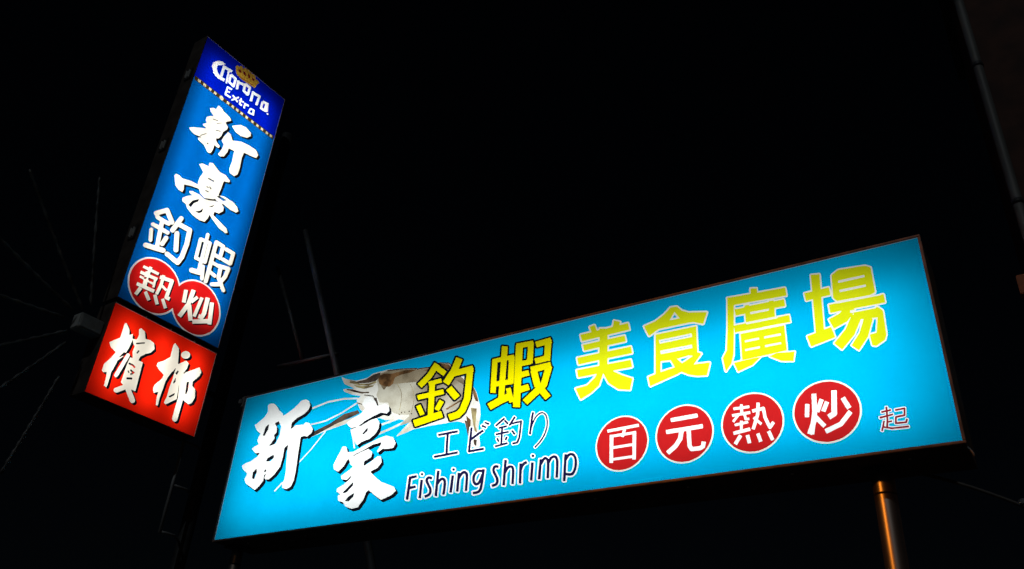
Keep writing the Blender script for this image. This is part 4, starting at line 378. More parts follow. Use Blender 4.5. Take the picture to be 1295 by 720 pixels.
B|black|character_shadow|231 2885 245 2876 259 2874 299 2889 407 2999 437 2896 449 2878 464 2869 476 2867 513 2880 526 2890 530 2908 529 2918 517 2956 518 2959 645 2951 682 2964 692 2974 697 2988 715 3198 701 3407 700 3416 663 3527 658 3538 646 3549 632 3556 615 3556 454 3523 412 3507 409 3504 391 3510 153 3567 140 3567 110 3555 100 3548 96 3542 93 3530 96 3511 104 3498 111 3491 127 3483 240 3456 244 3452 220 3244 149 3245 114 3230 107 3223 104 3214 105 3203 108 3194 114 3184 123 3176 142 3172 209 3170 211 3164 205 3121 177 3121 143 3107 136 3101 122 3078 106 3071 98 3065 92 3049 93 3033 97 3025 103 3015;262 2981 202 3041 199 3046 320 3044 321 3041 318 3038;295 3121 294 3128 300 3169 358 3168 396 3182 402 3187 407 3198 406 3210 403 3221 395 3232 384 3239 368 3242 316 3242 309 3245 316 3311 327 3268 337 3255 351 3247 361 3246 370 3247 399 3259 411 3270 414 3284 412 3296 387 3399 376 3417 368 3423 377 3423 387 3426 416 3438 422 3443 431 3440 447 3440 572 3466 583 3466 587 3456 605 3400 616 3206 602 3041 496 3047 489 3053 477 3098 484 3097 494 3100 524 3112 534 3122 538 3134 594 3358 592 3374 586 3386 574 3398 562 3404 552 3405 541 3403 512 3391 502 3382 495 3360 447 3170 430 3176 419 3176 385 3163 374 3153 370 3141 371 3127 385 3078 382 3082 380 3092 376 3101 369 3110 357 3117;119 3261 126 3256 139 3254 174 3268 182 3275 219 3424 218 3437 215 3445 206 3456 198 3461 186 3462 151 3448 143 3441 106 3293 107 3280 110 3272;329 3420 328 3422 329 3433 351 3428
B|cream|brush_character|231 2885 248 2875 259 2874 269 2877 388 2998 392 3003 396 3016 394 3033 389 3045 377 3058 369 3063 355 3067 349 3086 339 3099 325 3106 268 3108 265 3113 270 3162 273 3169 358 3168 367 3170 373 3175 377 3186 377 3199 373 3210 365 3220 354 3228 339 3230 283 3231 280 3233 279 3237 295 3377 298 3383 300 3380 325 3275 330 3264 337 3255 354 3246 370 3247 381 3258 385 3272 383 3284 356 3393 343 3408 330 3415 313 3414 305 3408 300 3400 299 3402 302 3433 304 3439 366 3424 377 3423 392 3430 396 3435 401 3448 399 3466 387 3484 375 3494 125 3556 112 3555 106 3553 98 3545 93 3534 93 3524 96 3510 108 3494 119 3486 240 3456 244 3452 218 3234 211 3232 121 3233 111 3228 107 3223 104 3214 105 3203 108 3194 114 3184 123 3176 142 3172 209 3170 211 3164 204 3111 199 3109 148 3109 143 3107 136 3101 120 3076 117 3073 106 3071 98 3065 92 3049 93 3033 97 3025 103 3015;240 2962 173 3030 170 3035 176 3045 184 3048 320 3044 321 3041 318 3038 256 2974 244 2962;448 2879 464 2869 476 2867 487 2870 495 2878 500 2897 499 2907 484 2955 486 2961 645 2951 652 2953 660 2960 666 2976 684 3186 671 3395 670 3404 633 3515 623 3531 608 3542 592 3545 424 3511 412 3507 405 3500 399 3488 401 3471 406 3460 417 3447 431 3440 447 3440 580 3467 585 3463 587 3456 605 3400 616 3203 600 3030 588 3028 466 3036 460 3042 435 3131 430 3142 422 3153 409 3162 401 3164 389 3164 376 3156 370 3141 372 3122 436 2897;119 3261 131 3255 139 3254 145 3256 153 3264 158 3277 191 3412 190 3425 187 3433 178 3444 169 3449 158 3450 151 3448 143 3441 139 3428 106 3293 107 3280 110 3272;459 3106 473 3098 484 3097 494 3100 504 3110 508 3123 564 3346 562 3362 558 3370 549 3383 536 3391 522 3394 512 3391 502 3382 495 3360 441 3149 443 3131 448 3120
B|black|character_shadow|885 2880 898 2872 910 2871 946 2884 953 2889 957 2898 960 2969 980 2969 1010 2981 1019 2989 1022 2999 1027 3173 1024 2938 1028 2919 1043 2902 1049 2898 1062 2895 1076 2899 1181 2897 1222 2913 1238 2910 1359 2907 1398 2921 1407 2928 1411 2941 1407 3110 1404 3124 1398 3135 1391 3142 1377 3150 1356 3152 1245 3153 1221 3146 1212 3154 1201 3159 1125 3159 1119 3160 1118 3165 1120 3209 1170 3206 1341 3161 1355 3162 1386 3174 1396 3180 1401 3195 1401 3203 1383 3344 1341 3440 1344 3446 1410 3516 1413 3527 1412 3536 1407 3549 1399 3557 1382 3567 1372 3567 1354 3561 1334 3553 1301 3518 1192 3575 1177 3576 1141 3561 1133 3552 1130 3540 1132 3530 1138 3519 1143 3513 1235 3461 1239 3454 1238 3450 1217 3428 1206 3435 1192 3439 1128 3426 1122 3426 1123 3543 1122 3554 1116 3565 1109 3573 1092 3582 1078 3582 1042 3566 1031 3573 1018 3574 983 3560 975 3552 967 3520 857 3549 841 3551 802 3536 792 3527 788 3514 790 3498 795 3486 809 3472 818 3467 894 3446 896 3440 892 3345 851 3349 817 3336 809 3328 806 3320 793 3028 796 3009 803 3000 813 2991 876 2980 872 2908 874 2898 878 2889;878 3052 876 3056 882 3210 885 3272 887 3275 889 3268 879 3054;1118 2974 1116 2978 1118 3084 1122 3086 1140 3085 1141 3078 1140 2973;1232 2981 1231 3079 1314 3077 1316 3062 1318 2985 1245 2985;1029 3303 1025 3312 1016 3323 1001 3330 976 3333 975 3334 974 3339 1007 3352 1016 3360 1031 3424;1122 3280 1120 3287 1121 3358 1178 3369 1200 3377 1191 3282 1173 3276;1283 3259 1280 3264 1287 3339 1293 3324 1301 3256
B|cream|brush_character|885 2880 898 2872 910 2871 916 2872 925 2883 930 2972 933 2973 976 2968 987 2974 992 2987 1000 3284 995 3300 987 3311 972 3318 947 3321 945 3323 945 3327 947 3348 959 3340 972 3339 978 3340 986 3348 991 3362 1026 3526 1024 3537 1020 3545 1011 3556 1002 3561 989 3562 977 3556 971 3539 965 3508 963 3503 961 3502 821 3539 812 3539 802 3536 792 3527 788 3514 789 3502 795 3486 809 3472 818 3467 894 3446 896 3440 891 3330 879 3330 822 3337 811 3331 806 3320 793 3028 796 3009 803 3000 813 2991 876 2980 872 2908 874 2898 878 2889;1043 2902 1049 2898 1062 2895 1076 2899 1181 2897 1188 2899 1198 2908 1201 2931 1209 2921 1221 2913 1238 2910 1359 2907 1367 2909 1375 2916 1379 2929 1375 3099 1373 3112 1367 3123 1360 3130 1346 3138 1335 3140 1214 3142 1203 3139 1194 3131 1181 3142 1171 3147 1095 3147 1089 3148 1088 3154 1089 3209 1091 3212 1170 3206 1341 3161 1352 3161 1365 3168 1370 3183 1370 3191 1352 3332 1311 3428 1314 3434 1379 3504 1383 3515 1380 3529 1376 3537 1365 3549 1351 3554 1342 3555 1334 3553 1282 3497 1267 3509 1168 3561 1158 3564 1148 3564 1135 3556 1130 3540 1132 3530 1138 3519 1143 3513 1234 3462 1239 3452 1205 3415 1201 3402 1190 3264 1187 3263 1161 3270 1142 3264 1091 3268 1090 3270 1092 3355 1107 3355 1186 3371 1194 3378 1197 3389 1194 3404 1184 3418 1176 3424 1166 3426 1158 3426 1093 3414 1091 3418 1093 3531 1090 3548 1079 3561 1063 3570 1048 3570 1039 3564 1034 3556 1024 2938 1028 2919 1038 2906;848 3041 846 3044 856 3275 858 3279 885 3276 888 3273 889 3268 879 3039 876 3036;933 3029 942 3265 944 3267 947 3263 940 3033 938 3028;1088 2963 1086 2966 1086 2984 1088 3084 1140 3085 1141 3078 1140 2962 1133 2961;1201 2968 1200 2974 1200 3092 1204 3092 1209 3086 1218 3081 1226 3079 1314 3077 1316 3062 1317 2973 1214 2974;1252 3247 1250 3252 1259 3372 1260 3376 1267 3382 1273 3373 1292 3328 1303 3239 1302 3236 1299 3235
B|ivory|double_disc_rim|221 3642 251 3625 282 3612 314 3602 352 3594 392 3590 441 3591 473 3595 507 3602 566 3624 596 3640 624 3658 672 3698 694 3722 719 3756 754 3708 773 3687 801 3661 829 3640 853 3625 885 3608 924 3593 971 3581 1002 3577 1039 3574 1073 3575 1109 3580 1141 3587 1196 3607 1225 3622 1258 3642 1294 3671 1314 3691 1341 3722 1367 3760 1382 3789 1396 3821 1408 3861 1417 3912 1419 3954 1417 3987 1413 4017 1405 4053 1396 4082 1384 4112 1368 4141 1350 4170 1331 4193 1305 4222 1281 4243 1251 4265 1210 4290 1173 4306 1138 4316 1110 4323 1083 4327 1034 4329 1008 4328 975 4323 935 4314 882 4293 856 4280 826 4261 789 4231 753 4195 725 4156 698 4195 675 4220 646 4247 625 4263 596 4282 556 4302 510 4318 480 4325 443 4330 406 4332 380 4331 343 4326 313 4319 275 4307 252 4297 217 4277 173 4246 141 4216 105 4173 86 4143 62 4089 50 4053 44 4026 40 3994 39 3958 40 3929 44 3897 56 3851 75 3801 89 3775 103 3752 130 3718 151 3695 171 3677 194 3659
B|red|double_disc|228 3663 264 3644 286 3634 319 3624 347 3618 410 3612 443 3613 499 3623 533 3634 564 3647 602 3670 632 3692 658 3715 679 3738 698 3763 720 3801 731 3778 750 3748 774 3718 792 3699 810 3682 839 3660 864 3644 897 3627 922 3617 961 3606 1012 3598 1043 3596 1080 3598 1108 3602 1166 3619 1192 3629 1236 3655 1262 3673 1295 3703 1320 3730 1350 3775 1367 3809 1381 3847 1392 3890 1396 3920 1397 3951 1396 3984 1388 4028 1375 4075 1365 4098 1347 4134 1333 4156 1314 4180 1290 4206 1269 4225 1250 4240 1217 4261 1191 4274 1145 4292 1114 4299 1075 4305 1039 4307 1013 4306 963 4298 920 4286 865 4260 823 4232 789 4201 752 4157 725 4112 698 4157 679 4182 656 4209 634 4228 610 4247 584 4263 549 4281 527 4290 498 4299 461 4306 412 4310 384 4309 348 4305 316 4297 262 4277 236 4264 190 4232 155 4199 123 4160 106 4133 93 4109 82 4081 68 4029 62 3990 61 3960 62 3931 67 3897 72 3871 81 3843 95 3811 109 3784 123 3761 143 3735 164 3713 187 3692 210 3674
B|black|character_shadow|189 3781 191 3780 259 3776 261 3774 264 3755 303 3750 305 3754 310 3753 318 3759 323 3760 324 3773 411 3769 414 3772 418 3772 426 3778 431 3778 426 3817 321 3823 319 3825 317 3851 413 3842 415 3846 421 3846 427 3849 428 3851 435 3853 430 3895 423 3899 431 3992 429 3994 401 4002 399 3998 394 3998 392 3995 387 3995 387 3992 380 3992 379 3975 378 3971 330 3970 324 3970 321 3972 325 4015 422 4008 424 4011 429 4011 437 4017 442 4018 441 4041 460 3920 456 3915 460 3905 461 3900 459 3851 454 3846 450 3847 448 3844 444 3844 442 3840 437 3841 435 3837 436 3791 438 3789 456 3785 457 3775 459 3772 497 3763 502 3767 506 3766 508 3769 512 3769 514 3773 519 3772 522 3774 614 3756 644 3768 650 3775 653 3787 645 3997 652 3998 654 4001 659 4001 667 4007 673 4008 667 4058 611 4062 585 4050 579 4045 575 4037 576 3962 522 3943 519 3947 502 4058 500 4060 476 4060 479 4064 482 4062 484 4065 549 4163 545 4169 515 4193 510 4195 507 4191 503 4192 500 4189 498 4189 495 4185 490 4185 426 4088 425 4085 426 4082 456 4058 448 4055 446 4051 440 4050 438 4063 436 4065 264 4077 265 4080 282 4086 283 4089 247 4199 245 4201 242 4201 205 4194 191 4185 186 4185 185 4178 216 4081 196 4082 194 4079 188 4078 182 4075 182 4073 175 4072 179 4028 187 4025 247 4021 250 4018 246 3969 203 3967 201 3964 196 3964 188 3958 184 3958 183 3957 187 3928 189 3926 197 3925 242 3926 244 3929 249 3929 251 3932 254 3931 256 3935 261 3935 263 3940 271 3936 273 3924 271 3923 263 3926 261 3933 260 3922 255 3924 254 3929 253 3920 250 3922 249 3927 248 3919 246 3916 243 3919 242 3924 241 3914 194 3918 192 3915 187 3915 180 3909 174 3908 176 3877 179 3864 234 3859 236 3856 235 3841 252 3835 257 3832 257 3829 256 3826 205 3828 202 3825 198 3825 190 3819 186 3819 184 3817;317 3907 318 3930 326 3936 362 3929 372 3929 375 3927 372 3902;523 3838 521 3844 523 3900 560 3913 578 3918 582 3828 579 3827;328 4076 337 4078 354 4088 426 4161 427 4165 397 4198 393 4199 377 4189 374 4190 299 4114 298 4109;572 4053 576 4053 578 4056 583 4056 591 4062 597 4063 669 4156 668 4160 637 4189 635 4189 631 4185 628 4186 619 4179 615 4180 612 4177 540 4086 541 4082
B|cream|brush_character|189 3781 191 3780 259 3776 261 3774 264 3755 303 3750 305 3753 303 3772 305 3774 411 3769 412 3771 407 3807 405 3809 301 3814 297 3851 298 3853 306 3852 397 3843 413 3842 415 3844 411 3886 404 3890 411 3977 410 3985 381 3993 378 3965 375 3962 310 3960 304 3961 302 3963 306 4013 308 4016 422 4008 424 4011 419 4053 417 4056 410 4056 232 4070 236 4072 264 4078 229 4188 226 4192 186 4185 185 4182 219 4071 178 4073 175 4072 176 4066 180 4027 242 4022 250 4019 245 3961 242 3959 184 3958 183 3957 186 3936 187 3928 189 3926 242 3926 244 3943 267 3939 271 3936 276 3910 272 3909 248 3915 243 3919 242 3924 240 3906 238 3903 174 3908 176 3877 179 3864 234 3859 236 3856 235 3841 252 3835 257 3832 257 3829 258 3817 255 3816 186 3819 184 3817;458 3773 497 3763 500 3764 501 3775 502 3777 610 3756 619 3757 628 3763 633 3778 625 3997 626 3999 653 3999 646 4049 591 4053 585 4050 577 4042 575 4033 578 3935 577 3932 567 3953 563 3954 504 3933 501 3934 482 4049 480 4051 440 4051 460 3920 456 3915 460 3905 461 3900 459 3841 457 3838 436 3840 436 3795 436 3791 438 3789 456 3785;298 3898 299 3926 301 3928 312 3928 316 3938 362 3929 372 3929 375 3927 372 3893 371 3891;504 3829 502 3835 504 3892 560 3913 578 3918 579 3911 581 3815 566 3816;328 4076 330 4075 335 4079 407 4152 408 4156 378 4188 374 4190 371 4187 299 4114 298 4109;460 4054 462 4053 465 4056 530 4154 526 4159 492 4186 425 4085 426 4082;572 4053 577 4054 649 4146 649 4151 618 4179 615 4180 612 4177 540 4086 541 4082
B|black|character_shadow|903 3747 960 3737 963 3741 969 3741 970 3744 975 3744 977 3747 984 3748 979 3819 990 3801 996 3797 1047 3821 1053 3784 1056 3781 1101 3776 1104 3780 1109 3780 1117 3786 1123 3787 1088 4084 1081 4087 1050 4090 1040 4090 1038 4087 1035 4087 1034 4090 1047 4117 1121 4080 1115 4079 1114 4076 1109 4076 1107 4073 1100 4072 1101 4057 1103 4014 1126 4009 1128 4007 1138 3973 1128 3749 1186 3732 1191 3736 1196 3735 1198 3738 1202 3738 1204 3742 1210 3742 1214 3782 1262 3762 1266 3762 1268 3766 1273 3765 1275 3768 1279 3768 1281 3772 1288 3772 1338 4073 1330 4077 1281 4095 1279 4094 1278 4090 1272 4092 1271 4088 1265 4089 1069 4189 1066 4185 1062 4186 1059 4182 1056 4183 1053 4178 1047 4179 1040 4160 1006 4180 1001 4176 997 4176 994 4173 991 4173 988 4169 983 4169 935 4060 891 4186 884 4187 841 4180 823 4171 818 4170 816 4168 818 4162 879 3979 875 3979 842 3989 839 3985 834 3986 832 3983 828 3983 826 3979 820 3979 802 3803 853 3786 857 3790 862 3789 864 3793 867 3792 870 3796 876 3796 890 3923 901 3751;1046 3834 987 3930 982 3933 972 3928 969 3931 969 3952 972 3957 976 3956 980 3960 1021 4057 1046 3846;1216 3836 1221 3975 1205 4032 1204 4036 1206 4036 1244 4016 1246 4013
B|cream|brush_character|903 3747 959 3737 963 3738 955 3858 993 3798 1000 3798 1031 3814 1027 3823 967 3921 962 3923 952 3918 949 3920 947 3947 949 3950 956 3946 960 3951 1034 4124 1037 4124 1043 4121 1143 4068 1139 4067 1104 4074 1100 4072 1103 4014 1126 4009 1128 4007 1138 3973 1127 3750 1132 3747 1186 3732 1189 3732 1191 3738 1200 3965 1179 4040 1173 4053 1246 4015 1207 3787 1209 3783 1212 3782 1266 3762 1272 3789 1317 4063 1309 4068 1261 4085 1258 4084 1256 4076 1253 4075 1049 4180 1034 4142 1027 4145 990 4168 985 4170 983 4169 926 4038 922 4032 873 4176 868 4178 818 4170 816 4168 818 4162 887 3958 901 3751;803 3802 849 3787 855 3787 874 3961 872 3964 823 3980 820 3979 803 3820;1053 3783 1060 3780 1095 3777 1101 3776 1103 3778 1068 4073 1064 4077 1029 4081 1020 4081 1019 4079
R|black|character_shadow|208 4577 211 4576 215 4577 219 4581 225 4581 229 4586 235 4586 239 4590 243 4590 248 4593 308 4654 315 4680 324 4671 329 4670 333 4676 341 4675 344 4681 351 4679 354 4685 361 4684 373 4717 394 4711 399 4704 410 4643 389 4582 392 4572 407 4554 413 4554 457 4565 495 4582 499 4586 529 4648 565 4642 576 4642 618 4650 648 4664 655 4666 661 4676 685 4732 686 4738 652 4798 645 4805 591 4845 543 4898 540 4903 534 4939 558 4938 563 4943 570 4944 573 4948 580 4948 584 4953 591 4953 594 4957 612 5315 610 5319 605 5321 562 5321 558 5321 556 5324 558 5327 636 5414 642 5422 645 5433 642 5447 637 5456 627 5464 615 5469 600 5468 559 5449 477 5358 470 5362 399 5422 389 5428 380 5430 368 5428 341 5414 335 5413 326 5405 320 5389 322 5379 328 5368 408 5300 410 5295 380 5281 376 5274 378 5102 348 5237 341 5250 330 5258 314 5258 288 5244 283 5243 273 5233 271 5229 272 5215 315 5018 285 5065 270 5169 256 5217 256 5229 263 5380 259 5412 256 5415 252 5416 234 5410 196 5391 190 5317 180 5259 177 5259 166 5266 163 5266 136 5252 131 5250 115 5239 113 5234 112 5160 165 5058 200 4970 198 4968 156 4951 124 4936 93 4892 92 4886 132 4843 192 4784 196 4778 196 4678 193 4600 195 4594;379 4782 369 4863 357 4914 367 4915 393 4929 399 4930 407 4937 411 4946 420 4946 422 4940 396 4871 401 4804 400 4799;329 4938 325 4942 308 4978 314 4974 315 4976 303 4998 324 4977 333 4938;429 5027 427 5031 427 5035 449 5036 477 5050 483 5049 491 5037 491 5031 484 5028 432 5026;476 5096 470 5102 468 5112 491 5121 500 5112 503 5103
R|cream|brush_character|208 4577 212 4576 217 4579 277 4641 289 4689 294 4697 299 4695 324 4671 328 4670 331 4671 341 4708 347 4723 349 4725 392 4712 397 4708 399 4704 410 4643 389 4582 392 4572 407 4554 413 4554 457 4565 466 4570 502 4646 507 4651 565 4642 576 4642 618 4650 626 4654 629 4662 653 4717 654 4724 620 4784 613 4791 559 4831 511 4884 509 4889 501 4938 503 4940 510 4941 558 4938 562 4943 581 5300 580 5304 574 5307 531 5306 527 5307 526 5309 527 5313 606 5399 612 5408 614 5418 612 5432 606 5441 597 5449 585 5454 578 5455 569 5454 559 5449 469 5350 464 5343 460 5334 454 5336 369 5408 362 5413 350 5415 338 5414 330 5409 324 5402 320 5389 322 5379 328 5368 408 5300 410 5295 409 5292 380 5281 376 5274 377 5147 380 5046 390 4951 395 4947 420 4946 422 4940 396 4871 401 4807 400 4799 376 4778 358 4741 352 4733 350 4734 351 4743 339 4849 323 4914 320 4920 298 4924 294 4928 258 5005 258 5009 262 5008 294 4977 302 4971 306 4970 303 4977 254 5051 240 5155 227 5203 226 5215 233 5366 229 5398 226 5401 218 5400 198 5393 195 5389 190 5317 176 5233 174 5230 168 5232 137 5252 131 5250 115 5239 113 5234 112 5160 165 5058 200 4970 197 4965 124 4936 93 4892 92 4886 132 4843 192 4784 196 4778 196 4678 193 4600 195 4594;500 4699 408 4749 404 4755 406 4763 410 4766 413 4766 420 4763 509 4714 512 4709 509 4700 506 4698;462 4824 458 4830 447 4864 449 4868 461 4870 464 4868 467 4861 478 4829 474 4824 468 4822;345 4918 352 4915 358 4914 367 4915 371 4918 379 4928 379 4942 317 5226 311 5235 303 5243 295 5245 288 5244 280 5241 273 5233 271 5229 272 5215 333 4936 338 4925;398 5013 396 5017 394 5029 395 5032 399 5034 449 5036 477 5050 481 5050 486 5046 491 5037 492 5033 488 5029 453 5013 401 5012;445 5081 442 5084 437 5094 437 5099 438 5101 466 5109 469 5113 467 5117 453 5132 451 5137 462 5147 466 5147 500 5112 503 5103 498 5096 491 5093;417 5107 411 5114 412 5119 428 5135 434 5134 439 5129 439 5123 423 5106;428 5191 425 5195 426 5203 429 5213 434 5215 496 5192 498 5184 494 5170 489 5168
R|black|character_shadow|894 4529 899 4527 928 4541 933 4542 994 4583 1004 4591 1039 4742 1107 4677 1081 4676 1033 4655 1026 4648 1021 4640 1017 4626 1019 4611 1028 4593 1048 4572 1069 4560 1094 4554 1114 4556 1152 4572 1161 4577 1173 4590 1177 4603 1177 4611 1174 4626 1167 4639 1153 4655 1144 4662 1113 4676 1179 4703 1188 4709 1189 4713 1183 4782 1178 4797 1307 4686 1315 4681 1324 4686 1330 4686 1336 4691 1341 4691 1347 4696 1353 4696 1395 4734 1397 4738 1383 4801 1318 4896 1313 4904 1313 4909 1321 4959 1369 4983 1376 4988 1402 5088 1400 5100 1385 5158 1381 5164 1345 5200 1335 5201 1253 5180 1249 5182 1247 5443 1240 5459 1233 5466 1223 5473 1208 5476 1196 5475 1156 5457 1144 5444 1141 5432 1140 5222 1042 5318 1034 5319 1013 5311 978 5293 977 5291 992 5210 991 5105 998 4990 999 4904 967 4989 949 5051 946 5150 936 5278 943 5366 941 5371 939 5374 919 5376 915 5374 914 5371 908 5371 904 5369 903 5366 897 5366 894 5364 892 5361 887 5361 883 5359 867 5278 867 5234 845 5247 841 5247 837 5241 831 5242 826 5236 820 5237 816 5231 809 5232 786 5186 785 5181 793 5133 861 5025 870 4973 865 4969 792 4936 751 4906 744 4899 743 4895 748 4866 751 4861 822 4799 884 4725 886 4719 879 4560;1234 4946 1233 4954 1246 5031 1247 5018
R|cream|brush_character|894 4529 897 4527 900 4528 961 4568 970 4576 1012 4759 1015 4762 1021 4760 1105 4678 1113 4676 1145 4689 1154 4694 1155 4698 1148 4771 1123 4838 1122 4842 1124 4845 1135 4846 1138 4843 1138 4836 1143 4828 1230 4751 1310 4683 1315 4681 1318 4681 1361 4719 1362 4723 1348 4786 1284 4881 1279 4889 1279 4894 1287 4944 1335 4968 1341 4973 1368 5073 1366 5085 1351 5142 1347 5149 1311 5184 1302 5186 1220 5165 1215 5167 1214 5427 1211 5438 1205 5446 1195 5455 1186 5459 1167 5460 1156 5457 1146 5448 1141 5437 1141 5158 1117 5037 1108 5004 1106 5008 1107 5018 1118 5090 1129 5179 1129 5186 1009 5303 1002 5304 981 5296 977 5291 992 5210 991 5105 999 4974 1002 4833 1000 4827 997 4828 993 4836 975 4881 964 4893 935 4974 917 5036 914 5135 904 5263 911 5351 909 5356 907 5359 887 5361 883 5359 880 5351 866 5273 866 5202 864 5200 860 5201 818 5230 811 5232 806 5227 785 5185 793 5133 861 5025 870 4973 865 4969 792 4936 751 4906 744 4899 743 4895 748 4866 751 4861 822 4799 884 4725 886 4719 879 4560;1061 4564 1083 4556 1095 4554 1114 4556 1127 4562 1139 4575 1144 4593 1140 4611 1128 4631 1120 4640 1105 4651 1085 4660 1059 4663 1039 4658 1026 4648 1021 4640 1018 4633 1018 4620 1020 4607 1028 4593 1045 4574;1036 4842 1033 4846 1015 4884 1015 4887 1019 4891 1036 4901 1041 4897 1053 4850 1043 4842;1035 4942 1031 4952 1020 5006 1023 5015 1027 5021 1031 5023 1046 4998 1049 4987 1040 4950 1038 4944;1223 4914 1200 4932 1200 4939 1220 5071 1226 5078 1234 5080 1239 5075 1247 5024 1231 4920 1228 4914;1078 5127 1016 5192 1013 5198 1016 5200 1029 5203 1038 5202 1080 5157 1083 5153 1084 5147 1084 5130 1082 5126
"""


def read_layers():
    res = []
    for line in LAYERS.strip().splitlines():
        sign, mat, name, rest = line.split('|')
        loops = []
        for lp in rest.split(';'):
            v = [int(q) for q in lp.split()]
            loops.append(np.array(v, float).reshape(-1, 2))
        res.append((sign, mat, name, loops))
    return res


def inside(P, loops):
    """even-odd test of points P against loops"""
    c = np.zeros(len(P), bool)
    for L in loops:
        a, b = L, np.roll(L, -1, 0)
        for (xa, ya), (xb, yb) in zip(a, b):
            if ya == yb:
                continue
            k = (ya > P[:, 1]) != (yb > P[:, 1])
            if not k.any():
                continue
            x = xa + (P[:, 1] - ya) * (xb - xa) / (yb - ya)
            c ^= k & (P[:, 0] < x)
    return c


def islands(t):
    lab = {}

    def find(a):
        while lab.setdefault(a, a) != a:
            lab[a] = lab[lab[a]]
            a = lab[a]
        return a
    for tri in t:
        r0 = find(int(tri[0]))
        for q in tri[1:]:
            lab[find(int(q))] = r0
    roots = np.array([find(int(tri[0])) for tri in t])
    return [roots == r for r in np.unique(roots)]


def build_face(parent, layers, x0, x1, t0, t1, base_mat, name, to_local, suffix=''):
    """Cut one sheet into its printed areas: every area is a mesh of its own, edge to edge in one plane."""
    rng = np.random.default_rng(3)
    verts, edges = [], []

    def add(loop):
        i0 = len(verts)
        n = len(loop)
        verts.extend(Vector((float(p[0]), float(p[1]))) for p in loop)
        edges.extend((i0 + k, i0 + (k + 1) % n) for k in range(n))
    add([(x0, t0), (x1, t0), (x1, t1), (x0, t1)])
    for _, _, _, loops in layers:
        for L in loops:
            L[:, 0] = np.clip(L[:, 0], x0, x1)
            L[:, 1] = np.clip(L[:, 1], t0, t1)
            add(L)
    vs_, es_, fs_, _, _, _ = delaunay_2d_cdt(verts, edges, [], 0, 0.05, False)
    V = np.array([(v.x, v.y) for v in vs_])
    T = np.array([f for f in fs_ if len(f) == 3])
    cen = V[T].mean(1)
    own = np.full(len(T), -1)
    for i, (_, _, _, loops) in enumerate(layers):
        allp = np.vstack(loops)
        lo, hi = allp.min(0), allp.max(0)
        k = np.nonzero((cen >= lo).all(1) & (cen <= hi).all(1))[0]
        if len(k):
            own[k[inside(cen[k], loops)]] = i

    def mesh(nm, tris, mat, par):
        ids = np.unique(tris)
        mp = {int(a): j for j, a in enumerate(ids)}
        co = [to_local(*V[a]) for a in ids]
        me = bpy.data.meshes.new(nm)
        me.from_pydata(co, [], [[mp[int(q)] for q in t] for t in tris])
        me.materials.append(mat)
        return link(bpy.data.objects.new(nm, me), par)
    panel = mesh(name, T[own == -1], base_mat, parent)
    for i, (_, mat, nm, _) in enumerate(layers):
        t = T[own == i]
        if not len(t):
            continue
        par = panel
        if 'marking' in nm:
            for isl in islands(t):
                mesh(nm, t[isl], F[mat], par)
        else:
            o = mesh(nm, t, F.get(mat + suffix, F[mat]), panel)

    return panel


def light_box(root, W, H, depth, trim, strips, strip_y, watts, tint):
    """cabinet tray (dark outside, pale inside), trim bars, tubes. Local: x along the face, y to the back, z up; face in y=0, bottom z=0."""
    th = 0.012
    bm = NB()
    g = trim

    def shell(x0, x1, y0, y1, z0, z1, flip, mi):
        v = [bm.verts.new(c) for c in ((x0, y0, z0), (x1, y0, z0), (x1, y0, z1), (x0, y0, z1), (x0, y1, z0), (x1, y1, z0), (x1, y1, z1), (x0, y1, z1))]
        for q in ((0, 1, 5, 4), (1, 2, 6, 5), (2, 3, 7, 6), (3, 0, 4, 7), (4, 5, 6, 7)):
            f = bm.faces.new([v[i] for i in (q if not flip else q[::-1])])
            f.material_index = mi
        return v[:4]
    a = shell(-g, W + g, -0.004, depth, -g, H + g, False, 0)
    b = shell(-0.002, W + 0.002, -0.004, depth - th, -0.002, H + 0.002, True, 1)
    for i in range(4):
        f = bm.faces.new((a[i], a[(i + 1) % 4], b[(i + 1) % 4], b[i]))
        f.material_index = 0
    obj('cabinet', bm, [M_CABINET, M_INSIDE], root)
    # trim bars, mitre-free: the long ones run through, the short ones butt
    for x0, x1, z0, z1 in ((-g - 0.004, W + g + 0.004, H - 0.001, H + g + 0.004), (-g - 0.004, W + g + 0.004, -g - 0.004, 0.001),
                           (-g - 0.004, 0.001, 0.001, H - 0.001), (W - 0.001, W + g + 0.004, 0.001, H - 0.001)):
        obj('trim_bar', box(NB(), x0, x1, -0.016, -0.0045, z0, z1, 0.003), M_TRIM, root)
    # light strips: a flat bar with the lit strip on its front side
    for (px, pz), length, vertical in strips:
        w, l = 0.045, length
        sx, sz = (w, l) if vertical else (l, w)
        bar = obj('light_strip', box(NB(), px - sx / 2, px + sx / 2, strip_y + 0.004, strip_y + 0.03, pz - sz / 2, pz + sz / 2), M_HOUSING, root)
        ld = bpy.data.lights.new('strip_light', 'AREA')
        ld.shape = 'RECTANGLE'
        ld.size, ld.size_y = sx, sz
        ld.energy = watts * l
        ld.color = tint
        lo = link(bpy.data.objects.new('strip_light', ld), root)
        lo.location = (px, strip_y, pz)
        lo.rotation_euler = (-math.pi / 2, 0, 0)


layers_all = read_layers()

# ------------------------------------------------------------------ ground
bm = NB()
for x in range(-6, 6):
    for y in range(-6, 6):
        vv = [bm.verts.new((a * 60.0, b * 60.0, 0)) for a, b in ((x, y), (x + 1, y), (x + 1, y + 1), (x, y + 1))]
        bm.faces.new(vv)
bmesh.ops.remove_doubles(bm, verts=bm.verts, dist=0.01)
tag(obj('ground', bm, M_ASPHALT), kind='structure')

